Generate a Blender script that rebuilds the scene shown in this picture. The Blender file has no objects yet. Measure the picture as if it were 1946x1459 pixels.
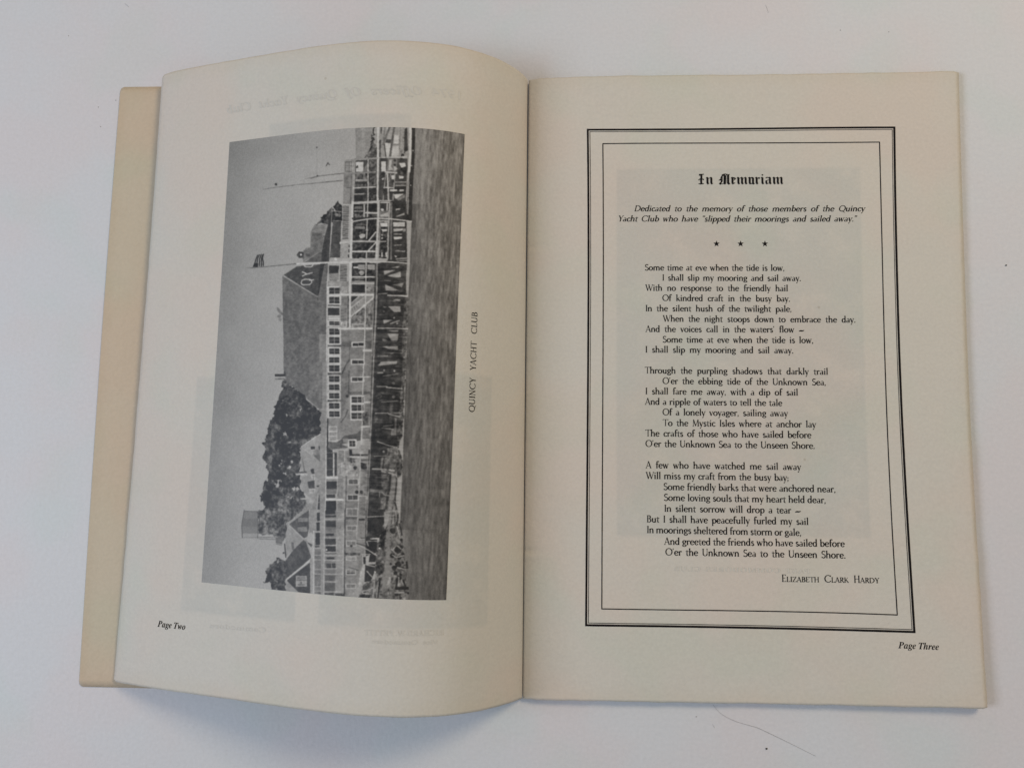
import bpy, math
import numpy as np
from mathutils import Matrix, Vector

D = {
 'TX': [285.0281, -679.5467, 395.6054, 204.1294, -292.2619, -54.7853, 0.1609],
 'TZ': [14.0189, -301.6218, 640.3425, -360.4169, -142.9117, 153.1254, 1.8541],
 'BX': [917.686, -2642.4314, 2694.3222, -1050.1451, 20.9186, -88.43, 0.3334],
 'BZ': [851.6787, -3023.5393, 3974.2437, -2223.0521, 294.7637, 125.8175, 1.6341],
 'YT': [113.9, 116.3642],
 'YB': [-114.5, -111.9199],
 'RC': [[0.552, 113.9086, 1.4], [160.7092, 114.9822, 2.2], [0.4592, -114.5564, 1.4], [158.9806, -113.6179, 3.8]],
 'PC': [[0.7757, 0.1385], [0.2036, 0.1392], [0.7757, 0.8338], [0.2205, 0.8395]],
 'CAM': [10.9637, -37.1095, 308.7558],
 'ROT': [[0.998718, -0.005453, 0.050317], [0.010983, 0.993838, -0.110296], [-0.049405, 0.110707, 0.992624]],
 'water': [(721, -32), (725, 178), (727, 352), (729, 652), (732, 936), (735, 1223), (735, 1486), (746, 1633), (768, 1760)],
 'lines': [('heading_word', 'In Memoriam', 'black', 3.813, 'R', [0.3986, 0.18576, 0.59615, 0.18652]), ('printed_word', 'Dedicated to the memory of those members of the Quincy', 'ital', 2.195, 'R', [0.24919, 0.23041, 0.77988, 0.23307]), ('printed_word', 'Yacht Club who have "slipped their moorings and sailed away."', 'ital', 2.195, 'R', [0.21092, 0.24719, 0.76043, 0.24972]), ('printed_word', 'Some time at eve when the tide is low,', 'poem', 2.269, 'R', [0.27369, 0.32842, 0.59536, 0.32992]), ('printed_word', 'I shall slip my mooring and sail away.', 'poem', 2.276, 'R', [0.3136, 0.34519, 0.63256, 0.34674]), ('printed_word', 'With no response to the friendly hail', 'poem', 2.283, 'R', [0.27495, 0.36167, 0.60259, 0.36327]), ('printed_word', 'Of kindred craft in the busy bay.', 'poem', 2.289, 'R', [0.31381, 0.37833, 0.60714, 0.38014]), ('printed_word', 'In the silent hush of the twilight pale,', 'poem', 2.296, 'R', [0.27486, 0.39517, 0.61012, 0.39661]), ('printed_word', 'When the night stoops down to embrace the day.', 'poem', 2.303, 'R', [0.31509, 0.41198, 0.75428, 0.41433]), ('printed_word', "And the voices call in the waters' flow –", 'poem', 2.309, 'R', [0.27536, 0.42867, 0.63606, 0.43004]), ('printed_word', 'Some time at eve when the tide is low,', 'poem', 2.316, 'R', [0.31428, 0.4457, 0.65808, 0.44707]), ('printed_word', 'I shall slip my mooring and sail away.', 'poem', 2.323, 'R', [0.27426, 0.46181, 0.61253, 0.46345]), ('printed_word', 'Through the purpling shadows that darkly trail', 'poem', 2.329, 'R', [0.27314, 0.49537, 0.68954, 0.49743]), ('printed_word', "O'er the ebbing tide of the Unknown Sea,", 'poem', 2.336, 'R', [0.31341, 0.51218, 0.6842, 0.5143]), ('printed_word', 'I shall fare me away, with a dip of sail', 'poem', 2.343, 'R', [0.27391, 0.52867, 0.62096, 0.53047]), ('printed_word', 'And a ripple of waters to tell the tale', 'poem', 2.35, 'R', [0.27345, 0.54516, 0.58455, 0.54697]), ('printed_word', 'Of a lonely voyager, sailing away', 'poem', 2.356, 'R', [0.31295, 0.56189, 0.59679, 0.56339]), ('printed_word', 'To the Mystic Isles where at anchor lay', 'poem', 2.363, 'R', [0.31361, 0.57879, 0.65925, 0.58069]), ('printed_word', 'The crafts of those who have sailed before', 'poem', 2.37, 'R', [0.27379, 0.59522, 0.64797, 0.59735]), ('printed_word', "O'er the Unknown Sea to the Unseen Shore.", 'poem', 2.376, 'R', [0.27365, 0.61163, 0.65547, 0.61402]), ('printed_word', 'A few who have watched me sail away', 'poem', 2.383, 'R', [0.27443, 0.64504, 0.62301, 0.6471]), ('printed_word', 'Will miss my craft from the busy bay;', 'poem', 2.39, 'R', [0.27427, 0.66172, 0.59528, 0.66383]), ('printed_word', 'Some friendly barks that were anchored near,', 'poem', 2.396, 'R', [0.3138, 0.67886, 0.69844, 0.68125]), ('printed_word', 'Some loving souls that my heart held dear,', 'poem', 2.403, 'R', [0.31452, 0.6956, 0.6761, 0.69802]), ('printed_word', 'In silent sorrow will drop a tear –', 'poem', 2.41, 'R', [0.31476, 0.71253, 0.61815, 0.71419]), ('printed_word', 'But I shall have peacefully furled my sail', 'poem', 2.417, 'R', [0.2755, 0.72903, 0.63618, 0.73135]), ('printed_word', 'In moorings sheltered from storm or gale,', 'poem', 2.423, 'R', [0.27532, 0.74548, 0.61963, 0.74823]), ('printed_word', 'And greeted the friends who have sailed before', 'poem', 2.43, 'R', [0.31439, 0.76313, 0.7137, 0.76449]), ('printed_word', "O'er the Unknown Sea to the Unseen Shore.", 'poem', 2.437, 'R', [0.31649, 0.77946, 0.715, 0.78185]), ('printed_name', 'Elizabeth Clark Hardy', 'caps', 2.455, 'R', [0.57297, 0.81796, 0.78538, 0.81838]), ('page_number_word', 'Page Three', 'pnum', 2.139, 'R', [0.82004, 0.91456, 0.90589, 0.91606]), ('page_number_word', 'Page Two', 'pnum', 2.102, 'L', [0.88145, 0.90677, 0.8089, 0.90702]), ('caption_word', 'QUINCY YACHT CLUB', 'capt', 2.246, 'L', [0.16489, 0.56664, 0.16296, 0.41413]), ('show_through_heading', '1974 Officers Of Quincy Yacht Club', 'ghost', 2.976, 'L', [0.20924, 0.08529, 0.79017, 0.08921]), ('show_through_caption', 'RICHARD W. PETTIT', 'ghostc', 1.674, 'L', [0.2242, 0.88829, 0.38312, 0.88953]), ('show_through_caption', 'Vice Commodore', 'ghosts', 1.302, 'L', [0.23592, 0.9004, 0.36783, 0.90059]), ('show_through_caption', 'Commodore', 'ghosts', 1.488, 'L', [0.60091, 0.89793, 0.7477, 0.89999]), ('show_through_caption', 'PAST COMMODORES  CLUB', 'ghostc', 1.488, 'R', [0.6361, 0.80504, 0.33438, 0.80302])],
 'stars': [[0.43944, 0.285], [0.49494, 0.28518], [0.55079, 0.28539]],
 'frame': {'outer': [[[0.13818, 0.0901], [0.3043, 0.09139], [0.48832, 0.09088], [0.61025, 0.09109], [0.73136, 0.09137], [0.85311, 0.09223]], [[0.85311, 0.09223], [0.85227, 0.23218], [0.85178, 0.38001], [0.85203, 0.52269], [0.85463, 0.65226], [0.85542, 0.76461], [0.8576, 0.89185]], [[0.8576, 0.89185], [0.74544, 0.89097], [0.5864, 0.88943], [0.35616, 0.88867], [0.13749, 0.88841]], [[0.13749, 0.88841], [0.13877, 0.70376], [0.14102, 0.55481], [0.14105, 0.36778], [0.13818, 0.0901]]], 'inner': [[[0.17507, 0.11539], [0.30425, 0.11559], [0.48805, 0.11611], [0.60983, 0.1167], [0.81757, 0.11748]], [[0.81757, 0.11748], [0.81767, 0.29254], [0.81843, 0.41208], [0.81848, 0.52267], [0.81825, 0.65237], [0.81951, 0.76485], [0.82151, 0.86611]], [[0.82151, 0.86611], [0.70164, 0.86446], [0.5875, 0.86336], [0.35664, 0.86282], [0.1737, 0.86241]], [[0.1737, 0.86241], [0.17461, 0.7036], [0.17622, 0.55479], [0.17669, 0.36795], [0.17507, 0.11539]]]},
 'boxes': {'L': [[0.3235, 0.118, 0.6658, 0.266], [0.5344, 0.5176, 0.8255, 0.8794], [0.1203, 0.5102, 0.4807, 0.8795]], 'R': [[0.2084, 0.1596, 0.7712, 0.7508]]},
 'table': {'speck': [[85.2222, -129.6161, 0.0], [175.0939, 41.6495, 0.0]], 'hair': [[67.0787, -115.3074, 0.0], [68.6842, -117.581, 0.0], [71.2049, -119.295, 0.0], [75.1736, -120.9694, 0.0], [82.3894, -122.7347, 0.0], [91.3269, -126.7355, 0.0], [101.9746, -131.7144, 0.0]], 'mote': [[-182.9833, 135.5715, 0.0], [61.1798, -119.5396, 0.0], [118.7065, 132.9283, 0.0], [136.6785, 132.0004, 0.0], [-167.4516, 97.7856, 0.0], [-168.8343, 105.7786, 0.0], [-162.0028, 108.5101, 0.0]], 'fibre': [[[66.7941, -122.0622, 0.0], [67.5059, -123.1068, 0.0]], [[-160.9468, 148.8421, 0.0], [-159.1275, 147.2546, 0.0]], [[90.9457, 143.5942, 0.0], [91.8676, 140.3805, 0.0]]]},
 'cover': [[-160.2428, 113.7384, 0.35], [-161.2831, -114.3549, 0.35]],
}
DRAW = '''\
P134:517,-8 540,-7 549,127 526,128
P142:540,-7 588,-5 594,123 548,122
P150:585,-5 713,-7 714,126 591,128
T84:580,-5 586,-5 588,59 601,72 603,122 555,122 566,99 575,82 579,61 582,36
P80:606,-5 613,-5 611,26 608,26
P90:604,52 611,49 613,118 606,118
P178:629,-4 642,-5 635,24 629,44
P182:625,62 644,62 643,113 631,116
P180:655,29 671,30 671,64 655,64
P178:651,75 675,74 674,110 650,113
B138:672,10 696,12 698,106 676,105
L105,7.3:639,-4 618,70
L95,6.8:654,-5 644,118
L82,3.7:623,67 631,121
L110,3.4:622,-4 619,67
P78:629,47 646,49 644,63 626,62
L120,4.9:675,0 675,87
P70:690,7 698,-1 704,81 691,104
L160,2.9:653,29 673,31
L90,2.0:654,68 673,68
L150,4.4:683,0 681,69 691,96
P52:714,-7 726,-3 728,135 727,236 728,362 709,363 709,212 716,161
P76:520,122 705,122 710,363 523,363
P128:484,127 521,125 520,298 487,296
P100:487,131 514,133 516,172 489,171
P140:489,134 512,135 513,170 491,168
L95,1.5:489,147 515,148
L95,1.5:502,132 503,172
L170,3.9:515,133 516,171
L88,2.4:512,176 515,298
P118:485,177 509,177 507,234 486,233
P134:486,235 509,237 510,292 487,294
L90,2.9:498,234 517,233
B85:526,177 601,179 599,232 528,231
B70:526,240 602,239 602,285 526,283
P186:526,134 553,135 554,174 528,173
P70:527,154 533,146 536,157 528,159
P110:551,173 568,138 572,173
B88:573,130 598,129 599,171 575,171
P150:528,202 568,203 569,211 528,210
L120,7.3:558,180 559,203
P60:527,212 569,214 569,221 528,220
P58:528,241 555,242 556,256 529,255
L160,3.9:527,260 561,260
P56:527,264 556,265 557,286 529,285
P50:578,239 602,239 602,255 579,254
B66:579,254 602,255 604,282 580,284
L150,6.3:522,125 523,295
L188,3.4:569,127 579,350
L186,7.3:598,-5 613,365
L110,2.4:608,123 612,277
P60:612,123 632,123 633,133 613,133
P188:615,135 631,135 633,174 617,174
P60:617,179 630,179 631,186 617,187
P175:619,202 629,197 625,209
P60:631,186 637,186 639,229 633,229
P110:637,123 670,124 670,178 635,176
P165:643,128 653,128 649,153 659,168 641,169
P165:658,148 672,163 661,173
L176,6.3:630,176 671,179
L172,5.9:638,179 647,287
L160,3.4:633,181 628,285
L120,3.9:649,184 646,214
L150,3.9:664,178 662,284
P60:626,240 641,239 642,267 628,267
P186:652,188 662,187 662,204 653,204
P55:654,206 663,206 663,216 654,217
P60:679,120 694,122 693,134 678,135
P188:676,140 697,139 700,152 685,158
B62:674,160 702,157 701,187 673,186
P182:678,189 695,191 693,200 679,201
P60:678,202 696,203 698,210 678,211
L165,2.9:668,228 703,226
L150,3.4:667,215 703,213
P52:666,233 703,231 704,243 666,244
P176:650,243 674,243 674,250 650,251
P176:682,242 697,242 697,249 682,250
P50:649,252 704,250 704,258 649,259
P180:664,262 698,259 674,279 668,277
P120:674,279 702,260 701,273 679,286
P48:670,287 706,285 707,310 671,312
P60:691,326 687,335 680,338 672,332 671,323 677,315 687,317
L160,3.4:672,319 705,316
P165:675,344 703,331 706,338 677,349
P58:622,300 640,300 641,322 623,322
L182,4.9:620,294 652,293
L178,3.4:643,295 643,325
L180,4.9:652,292 652,350
P150:619,327 648,325 652,350 620,350
P200:632,322 631,326 628,327 624,325 623,321 626,317 631,318
B100:657,284 669,287 673,344 657,345
L150,4.9:707,172 708,348
L168,2.9:711,146 714,338
L190,8.3:710,-4 713,111 712,173
L172,3.9:618,119 701,116
P60:666,130 665,135 661,136 657,133 657,129 660,125 665,126
P60:666,148 665,152 662,153 659,150 658,147 661,144 665,144
P55:693,109 691,114 687,116 682,113 682,108 685,103 691,104
P180:694,117 693,121 690,122 686,120 685,115 688,112 693,113
P60:705,86 703,91 699,93 694,89 694,84 698,79 703,80
L138,6.8:483,127 525,126 603,122
L128,6.3:484,177 528,179 598,175
L182,4.4:521,236 601,234
L172,4.4:628,236 662,237
L172,9.3:520,295 568,293 611,291
L176,4.9:611,287 656,287
L92,1.5:357,188 387,180 485,176
L98,2.0:358,208 433,205 482,204
P85:386,180 385,182 383,183 381,181 381,179 382,177 385,178
P150:479,205 477,208 475,208 471,206 471,203 473,200 477,201
P78:379,66 378,68 376,69 373,67 373,65 375,63 378,64
L88,3.9:416,143 422,130 429,140
P235:721,225 721,227 719,227 718,226 718,224 719,223 721,223
P150:724,90 723,92 722,93 719,91 719,89 721,87 724,87
P150:722,148 721,151 720,151 717,150 717,148 719,145 721,146
T62:472,284 482,305 488,366 437,363 430,370 385,373 401,361 414,343 428,330 446,308 463,299
P122:382,372 430,370 433,403 421,473 374,498 354,500 352,459 372,458 370,399
P95:375,400 416,406 416,438 377,435
P132:376,438 419,435 411,472 374,493
P60:425,418 424,420 423,421 421,419 420,417 422,416 424,416
P66:448,326 448,389 450,509 442,532 433,589 411,657 411,588 414,525 418,473 424,428 433,383 441,338
P80:453,361 484,363 487,503 449,502
B58:451,303 485,305 486,361 453,359
P120:472,337 469,343 464,344 459,340 458,334 462,330 469,331
P110:483,340 481,345 477,346 472,343 471,338 475,334 481,335
L165,2.4:449,321 483,326
L150,2.4:451,360 485,361
L170,2.2:448,303 448,364 448,514
L178,3.4:450,306 459,321
P172:485,303 512,304 516,434 489,433
P66:487,304 510,305 510,308 487,307
P66:487,310 510,311 510,314 488,313
P66:488,316 510,317 511,320 488,319
P66:488,322 511,323 511,326 488,325
P66:488,327 511,328 511,331 488,330
P66:488,333 511,334 511,337 488,336
P66:488,339 511,340 511,343 488,342
P66:488,344 511,345 511,348 489,347
P66:489,350 511,351 511,354 489,353
P66:489,356 511,357 512,360 489,359
P66:489,361 512,362 512,365 489,364
P66:489,367 512,368 512,371 489,370
P66:489,373 512,374 512,377 489,376
P66:489,379 512,379 512,382 490,381
P66:490,384 512,385 512,388 490,387
P66:490,390 512,391 513,394 490,393
P66:490,396 513,396 513,399 490,399
P66:490,401 513,402 513,405 490,404
P66:490,407 513,408 513,411 490,410
P66:490,413 513,413 513,416 491,416
P66:491,418 513,419 513,422 491,421
P66:491,424 513,425 514,428 491,427
P66:491,430 514,430 514,433 491,433
P150:487,446 516,447 514,507 487,506
P55:516,454 519,455 520,465 516,464
P55:516,471 519,471 520,484 516,484
P55:515,492 519,492 520,504 516,504
L175,5.9:484,445 527,445
P195:489,447 488,450 485,451 483,449 482,446 484,444 488,444
B58:525,299 611,301 614,508 530,507
B60:531,524 612,525 614,641 536,641
P110:530,307 557,308 558,318 530,317
L165,3.4:530,326 560,327
P90:538,375 570,376 570,381 538,380
P120:536,385 570,386 571,396 536,395
B100:531,337 563,338 564,356 532,355
P165:550,420 560,414 573,415 572,428 556,432
B46:580,366 607,366 609,406 586,436
P46:581,302 609,302 610,326 582,326
P108:621,326 650,326 651,349 622,349
P180:629,321 628,325 625,326 622,324 621,320 624,317 628,318
P165:622,341 648,331 649,347 623,349
P58:653,288 707,287 719,515 717,663 625,665 621,528 654,517 651,393
B58:619,369 649,369 651,508 623,508
P188:624,372 647,372 648,387 625,387
P176:626,396 647,396 647,404 632,407
P176:666,369 706,368 706,385 667,386
P165:668,394 706,392 704,399 669,406
P120:699,392 710,392 710,404 700,405
P180:670,425 700,424 697,432 672,436
L165,2.4:673,458 699,455
L170,2.9:670,415 698,414
B140:676,476 713,477 711,481 679,483
P190:675,495 686,499 680,504
P180:633,419 632,421 631,422 628,420 628,418 630,416 632,416
P165:635,431 633,434 631,435 629,433 628,430 630,428 634,428
P175:631,486 636,484 637,503 631,503
P190:645,485 650,485 650,503 646,503
L130,6.3:682,509 719,505
L150,2.9:685,517 719,513
P170:672,318 689,315 687,320 674,326
P60:688,329 686,336 681,338 674,334 673,327 678,321 686,322
P150:675,346 703,332 703,340 677,349
P202:536,539 555,539 555,545 538,545
P140:553,531 577,531 578,552 554,550
P146:586,531 612,531 613,552 587,550
P150:576,563 573,571 567,573 560,568 558,560 564,554 573,556
P120:543,583 577,583 577,587 543,587
P120:543,591 578,592 578,595 544,594
P46:535,609 579,609 581,637 537,637
B128:587,609 612,609 612,637 588,637
L190,7.8:522,289 523,362
L186,7.8:523,367 531,660
L176,4.1:576,291 578,433
L176,4.1:580,483 584,643
L176,8.3:613,291 615,401 615,515
L150,2.9:622,361 623,505
L150,4.9:651,291 652,418 654,508
L168,5.9:564,301 566,353
L110,5.9:657,293 665,512
L130,4.9:617,528 621,660
L60,3.4:613,528 616,660
L165,6.8:527,442 611,444
L180,3.2:622,444 645,443
L182,6.8:529,481 611,482
L165,10.7:486,513 528,513 612,514
L190,4.9:534,578 613,579
L188,5.4:542,603 612,603
L178,6.3:570,333 611,335
L178,4.9:609,407 586,440
L178,4.9:615,442 586,479
L178,4.9:519,367 582,357 611,355 658,357 728,364
P60:522,351 611,349 611,353 523,358
P170:642,555 682,551 645,570
P176:655,574 699,556 701,578 679,580
P165:649,606 698,625 670,629 650,627
P150:675,602 711,593 704,617 693,612
P168:665,543 696,535 690,542
P182:646,590 667,590 665,595 648,594
L150,2.9:671,594 703,591
L192,4.4:660,647 723,647
L130,5.9:627,643 659,641
P60:624,582 637,582 640,636 626,636
P170:487,529 516,530 518,600 489,599
P62:489,531 514,532 514,535 489,534
P62:489,537 515,538 515,541 489,540
P62:489,543 515,544 515,547 489,546
P62:489,549 515,549 515,552 489,552
P62:489,554 515,555 515,558 490,557
P62:490,560 515,561 515,564 490,563
P62:490,566 515,567 516,570 490,569
P62:490,572 516,572 516,575 490,575
P62:490,578 516,578 516,581 490,581
P62:490,583 516,584 516,587 490,586
P62:490,589 516,590 516,593 491,592
P62:491,595 516,596 516,599 491,598
B150:490,600 519,601 519,660 492,660
L110,2.0:498,615 516,616
L110,2.0:499,621 516,621
L110,2.0:499,626 516,626
L110,2.0:499,632 517,632
P60:448,532 485,534 484,563 449,563
P125:450,564 486,565 487,588 451,587
P60:454,588 480,589 480,591 454,590
P60:455,603 479,604 479,607 455,607
P165:450,593 488,594 488,598 451,597
L176,2.4:444,522 447,658
P200:477,508 475,512 471,513 467,510 466,506 469,502 475,503
L182,4.9:360,521 448,521 621,522 656,521 729,525
L190,6.3:525,524 529,660
L190,8.3:488,642 615,644
P100:279,739 434,744 448,988 297,988
P124:422,743 451,744 464,988 438,988
P100:265,563 411,652 416,637 443,593 453,793 283,790 277,714
P74:267,562 323,529 420,526 420,570 410,649
P94:344,517 417,472 418,518 346,517
P52:414,518 429,519 430,533 420,620 411,650 412,594 413,569
P100:430,528 444,528 443,593 416,639 421,595
L150,2.9:348,515 417,472
L140,2.0:266,560 323,527
L152,3.4:270,562 409,649
L60,2.0:411,652 413,665
L95,1.7:266,565 282,777
L176,4.1:344,593 346,584 357,581 375,582 384,585 385,595 378,602 353,602 345,599 343,591
L176,4.1:375,585 387,585 393,584
L176,4.1:345,551 364,561 386,557
L176,4.1:346,568 364,561
L176,4.1:350,523 353,530 360,533 377,534 385,531 386,524
P106:345,468 373,458 371,414 422,417 417,472 348,514 343,499
P70:318,485 327,472 346,474 348,497 329,497
P190:341,485 339,488 336,489 333,486 332,483 335,480 339,481
P80:355,481 373,483 373,495 356,493
P110:249,686 255,686 276,709 277,718 262,709 251,696
P120:270,720 268,726 262,728 255,724 254,717 259,712 268,714
P125:272,733 270,738 266,739 260,736 259,731 263,727 270,728
P115:259,720 258,723 255,723 252,721 252,719 254,716 258,717
P150:136,520 146,491 155,472 180,471 178,489 186,517 184,522
L50,4.6:141,518 147,491 154,474
L50,4.6:153,508 154,489 161,473
L50,4.6:164,519 163,490 169,472
L50,4.6:173,520 171,488 176,474
L50,4.6:181,519 180,504 175,488 179,472
P44:135,521 141,505 158,507 158,522
L120,2.4:103,523 128,524
L104,3.7:125,524 189,523 320,519
L184,6.6:320,519 397,520 532,522
P190:477,510 476,514 472,514 468,512 468,508 471,504 476,506
P128:446,593 616,595 630,949 465,951
P150:448,598 495,599 512,951 467,951
P120:505,777 615,777 620,949 512,951
P98:509,820 546,819 547,840 509,838
P140:550,779 583,779 585,818 550,818
L112,1.2:551,781 612,781
L112,1.2:551,785 612,785
L112,1.2:551,789 612,788
L112,1.2:551,792 613,792
L112,1.2:551,796 613,795
L112,1.2:551,800 613,799
L112,1.2:552,803 613,803
L112,1.2:552,807 613,806
L112,1.2:552,810 613,810
L112,1.2:552,814 614,814
P184:447,612 496,613 498,646 449,645
P56:453,617 491,618 492,642 454,641
L150,2.2:472,617 474,641
L115,1.2:454,629 491,630
P184:449,648 498,649 500,683 451,682
P56:455,652 492,653 494,678 456,677
L150,2.2:474,653 475,678
L115,1.2:456,665 493,666
P184:454,741 503,741 504,764 456,763
P56:460,745 497,746 498,760 461,759
L150,2.2:479,745 480,759
L115,1.2:460,752 498,753
P184:456,768 504,768 506,800 458,799
P56:461,772 499,773 500,795 463,795
L150,2.2:480,772 482,795
L115,1.2:462,783 499,784
P184:458,800 506,800 508,832 459,832
P56:463,804 500,805 502,828 464,828
L150,2.2:482,805 483,828
L115,1.2:464,816 501,816
P184:460,842 508,843 510,873 461,873
P56:465,847 502,847 504,868 467,868
L150,2.2:484,847 486,868
L115,1.2:466,857 503,858
P184:462,874 510,874 511,904 463,904
P56:467,878 504,878 505,900 468,900
L150,2.2:486,878 487,900
L115,1.2:468,889 505,889
P184:463,907 511,907 513,935 465,935
P56:469,911 506,911 507,930 470,931
L150,2.2:488,911 489,931
L115,1.2:469,921 506,921
P54:453,694 494,695 496,722 454,722
L186,3.9:453,690 494,692
L176,4.4:456,725 496,726
L184,5.4:457,734 496,735
P60:453,682 494,683 494,687 453,686
P70:460,835 507,835 507,840 460,839
B150:489,614 519,614 518,644 490,643
P160:498,652 522,653 524,683 499,683
P80:500,654 521,654 521,656 500,656
P80:500,658 521,658 521,661 500,660
P80:500,662 521,663 521,665 500,665
P80:500,667 521,667 521,669 501,669
P80:501,671 521,672 522,674 501,674
P80:501,676 522,676 522,678 501,678
P80:501,680 522,680 522,683 501,682
P160:498,693 524,693 525,742 500,742
P78:500,695 522,695 522,698 500,697
P78:500,700 522,700 522,703 500,703
P78:500,705 522,706 522,709 500,708
P78:500,711 522,711 523,714 501,714
P78:501,716 523,717 523,719 501,719
P78:501,722 523,722 523,725 501,725
P78:501,727 523,728 523,730 501,730
P78:501,733 523,733 523,736 501,736
P78:501,738 523,738 523,741 501,741
B152:498,744 526,745 525,768 499,768
P56:522,647 526,647 532,767 528,767
P46:535,607 580,608 582,638 537,637
B128:587,609 613,609 613,638 588,638
B112:537,730 610,659 615,768 540,768
P52:535,652 559,652 536,675
P140:539,693 583,653 609,652 610,657 589,681 541,723
L90,2.0:545,713 540,697
L90,2.0:551,703 546,690
L90,2.0:557,693 553,682
L90,2.0:562,682 559,675
L90,2.0:568,672 565,668
L90,2.0:574,662 572,661
L90,2.0:580,651 578,653
L180,5.4:614,650 610,659 539,729
L172,3.7:583,653 536,695
L172,2.4:563,652 536,676
P190:589,687 587,692 583,693 579,690 578,686 581,682 587,683
L60,2.4:541,730 552,719
P165:542,755 588,754 588,758 547,759 548,768 543,768
L184,7.8:527,580 535,768
L188,7.8:452,645 615,646
L188,6.8:495,774 618,772
L180,3.7:583,581 588,757 591,950
L176,4.4:535,603 613,603
P186:544,823 591,822 592,841 545,842
P56:549,827 587,826 587,837 549,838
L166,2.0:568,827 569,837
P186:545,889 593,888 594,906 546,907
P60:550,893 589,892 590,902 550,903
L166,2.0:571,893 571,902
P180:585,851 617,851 617,858 585,858
L80,4.4:540,890 532,910 517,936
L90,1.5:538,842 540,888
P92:593,819 614,818 615,846 594,846
L95,2.4:507,839 542,840
L70,5.4:615,581 623,949
L160,2.9:621,581 623,684 621,829 624,949
L160,2.2:614,703 618,949
L182,3.4:444,593 461,951
P54:624,581 718,578 726,729 718,946 629,949 626,829 626,683
B90:718,632 732,656 731,753 727,946 716,946 714,754
P160:649,606 698,628 676,629 652,629
P142:674,607 711,598 706,617 700,613
L150,3.4:646,592 667,592
L192,5.4:659,647 725,648
L130,4.9:627,643 658,640
P170:674,669 687,660 703,661 702,668 685,671
P170:662,688 704,687 705,708 684,709
P160:646,689 659,691 651,694
P150:646,705 656,708 649,710
P155:649,739 682,738 651,754
L170,3.4:673,753 703,740
P165:688,731 687,733 685,734 682,733 682,730 684,727 687,728
P165:699,751 698,754 696,754 693,753 693,750 695,748 698,748
L192,3.9:631,771 678,770 732,770
P160:661,778 702,776 700,782 679,782
P150:665,790 702,790 700,815 679,816
P140:649,809 658,811 669,817 650,818
P152:650,838 702,835 703,849 671,847
P150:661,863 697,858 684,865
L170,3.4:636,876 669,873
L186,3.4:653,880 683,879 727,876
P160:650,898 702,892 701,901 641,909
L160,2.9:638,935 657,934
L160,2.4:655,927 665,925
P165:699,926 698,929 695,930 693,928 692,925 694,922 698,923
L80,2.9:627,593 703,596
L80,2.9:630,666 706,669
L80,2.9:632,722 709,725
L80,2.9:637,829 713,831
L80,2.9:639,858 714,860
L80,2.9:641,913 717,915
P124:464,938 623,936 627,1178 478,1183
P110:513,943 537,882 546,1017 538,1026 524,1113
P184:462,875 508,875 510,905 463,905
P54:467,880 504,880 505,900 468,900
L150,2.2:485,880 486,900
L115,1.2:467,890 505,890
P184:463,906 510,906 512,937 465,937
P54:468,910 506,910 507,933 470,933
L150,2.2:487,910 488,933
L115,1.2:469,921 506,921
P184:465,946 512,946 514,976 467,976
P54:470,950 508,950 509,972 472,972
L150,2.2:489,950 490,972
L115,1.2:471,961 508,961
P184:467,977 514,977 515,1006 469,1006
P54:472,982 509,981 511,1002 473,1002
L150,2.2:491,981 492,1002
L115,1.2:473,992 510,991
P184:469,1009 515,1008 517,1037 470,1038
P54:474,1013 511,1013 512,1033 475,1033
L150,2.2:492,1013 493,1033
L115,1.2:474,1023 512,1023
P184:471,1046 517,1045 519,1074 472,1075
P54:476,1050 513,1050 514,1070 477,1071
L150,2.2:494,1050 495,1070
L115,1.2:476,1060 514,1060
P184:473,1076 519,1075 520,1104 474,1105
P54:478,1080 515,1080 516,1100 479,1101
L150,2.2:496,1080 497,1100
L115,1.2:478,1090 515,1090
P88:465,938 511,937 512,946 466,946
P64:470,1039 506,1038 506,1043 470,1044
L90,2.4:506,1040 534,1041
P176:477,1135 510,1135 511,1155 479,1156
P120:481,1139 507,1138 508,1152 482,1152
L165,1.2:482,1139 484,1152
L165,1.2:487,1139 489,1152
L165,1.2:492,1138 495,1152
L165,1.2:497,1138 500,1152
L165,1.2:502,1138 505,1152
P176:478,1153 511,1153 512,1172 479,1173
P120:482,1157 508,1156 508,1169 483,1170
L165,1.2:483,1157 485,1170
L165,1.2:488,1156 490,1170
L165,1.2:493,1156 495,1170
L165,1.2:498,1156 501,1169
L165,1.2:503,1156 506,1169
P176:479,1171 512,1170 513,1191 480,1191
P120:483,1174 509,1174 509,1187 484,1188
L165,1.2:484,1174 486,1188
L165,1.2:489,1174 491,1188
L165,1.2:494,1174 496,1188
L165,1.2:499,1174 502,1188
L165,1.2:504,1174 507,1187
P186:545,887 593,887 594,907 546,907
P64:550,891 589,891 590,903 550,904
L166,2.0:571,892 571,902
P186:548,952 595,951 596,971 549,972
P64:553,955 591,955 591,967 553,968
L166,2.0:572,956 573,967
P184:549,1021 598,1020 602,1111 554,1112
P66:555,1026 589,1025 590,1046 556,1047
L170,2.2:575,1025 576,1047
L120,1.2:555,1036 589,1036
P90:592,1025 596,1025 597,1046 593,1046
P66:556,1055 590,1055 591,1076 557,1077
L170,2.2:576,1055 577,1076
L120,1.2:557,1066 591,1065
P90:593,1054 597,1054 598,1076 594,1076
P66:557,1085 592,1084 593,1106 559,1107
L170,2.2:578,1085 579,1106
L120,1.2:558,1096 592,1095
P90:594,1084 598,1084 599,1106 595,1106
L78,3.9:540,889 528,911 516,943
L80,2.9:541,930 544,1017
P60:545,1024 543,1029 540,1030 535,1027 534,1022 538,1018 544,1019
L78,3.4:544,1074 537,1098 522,1120
P94:546,1007 621,1006 622,1015 546,1017
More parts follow.
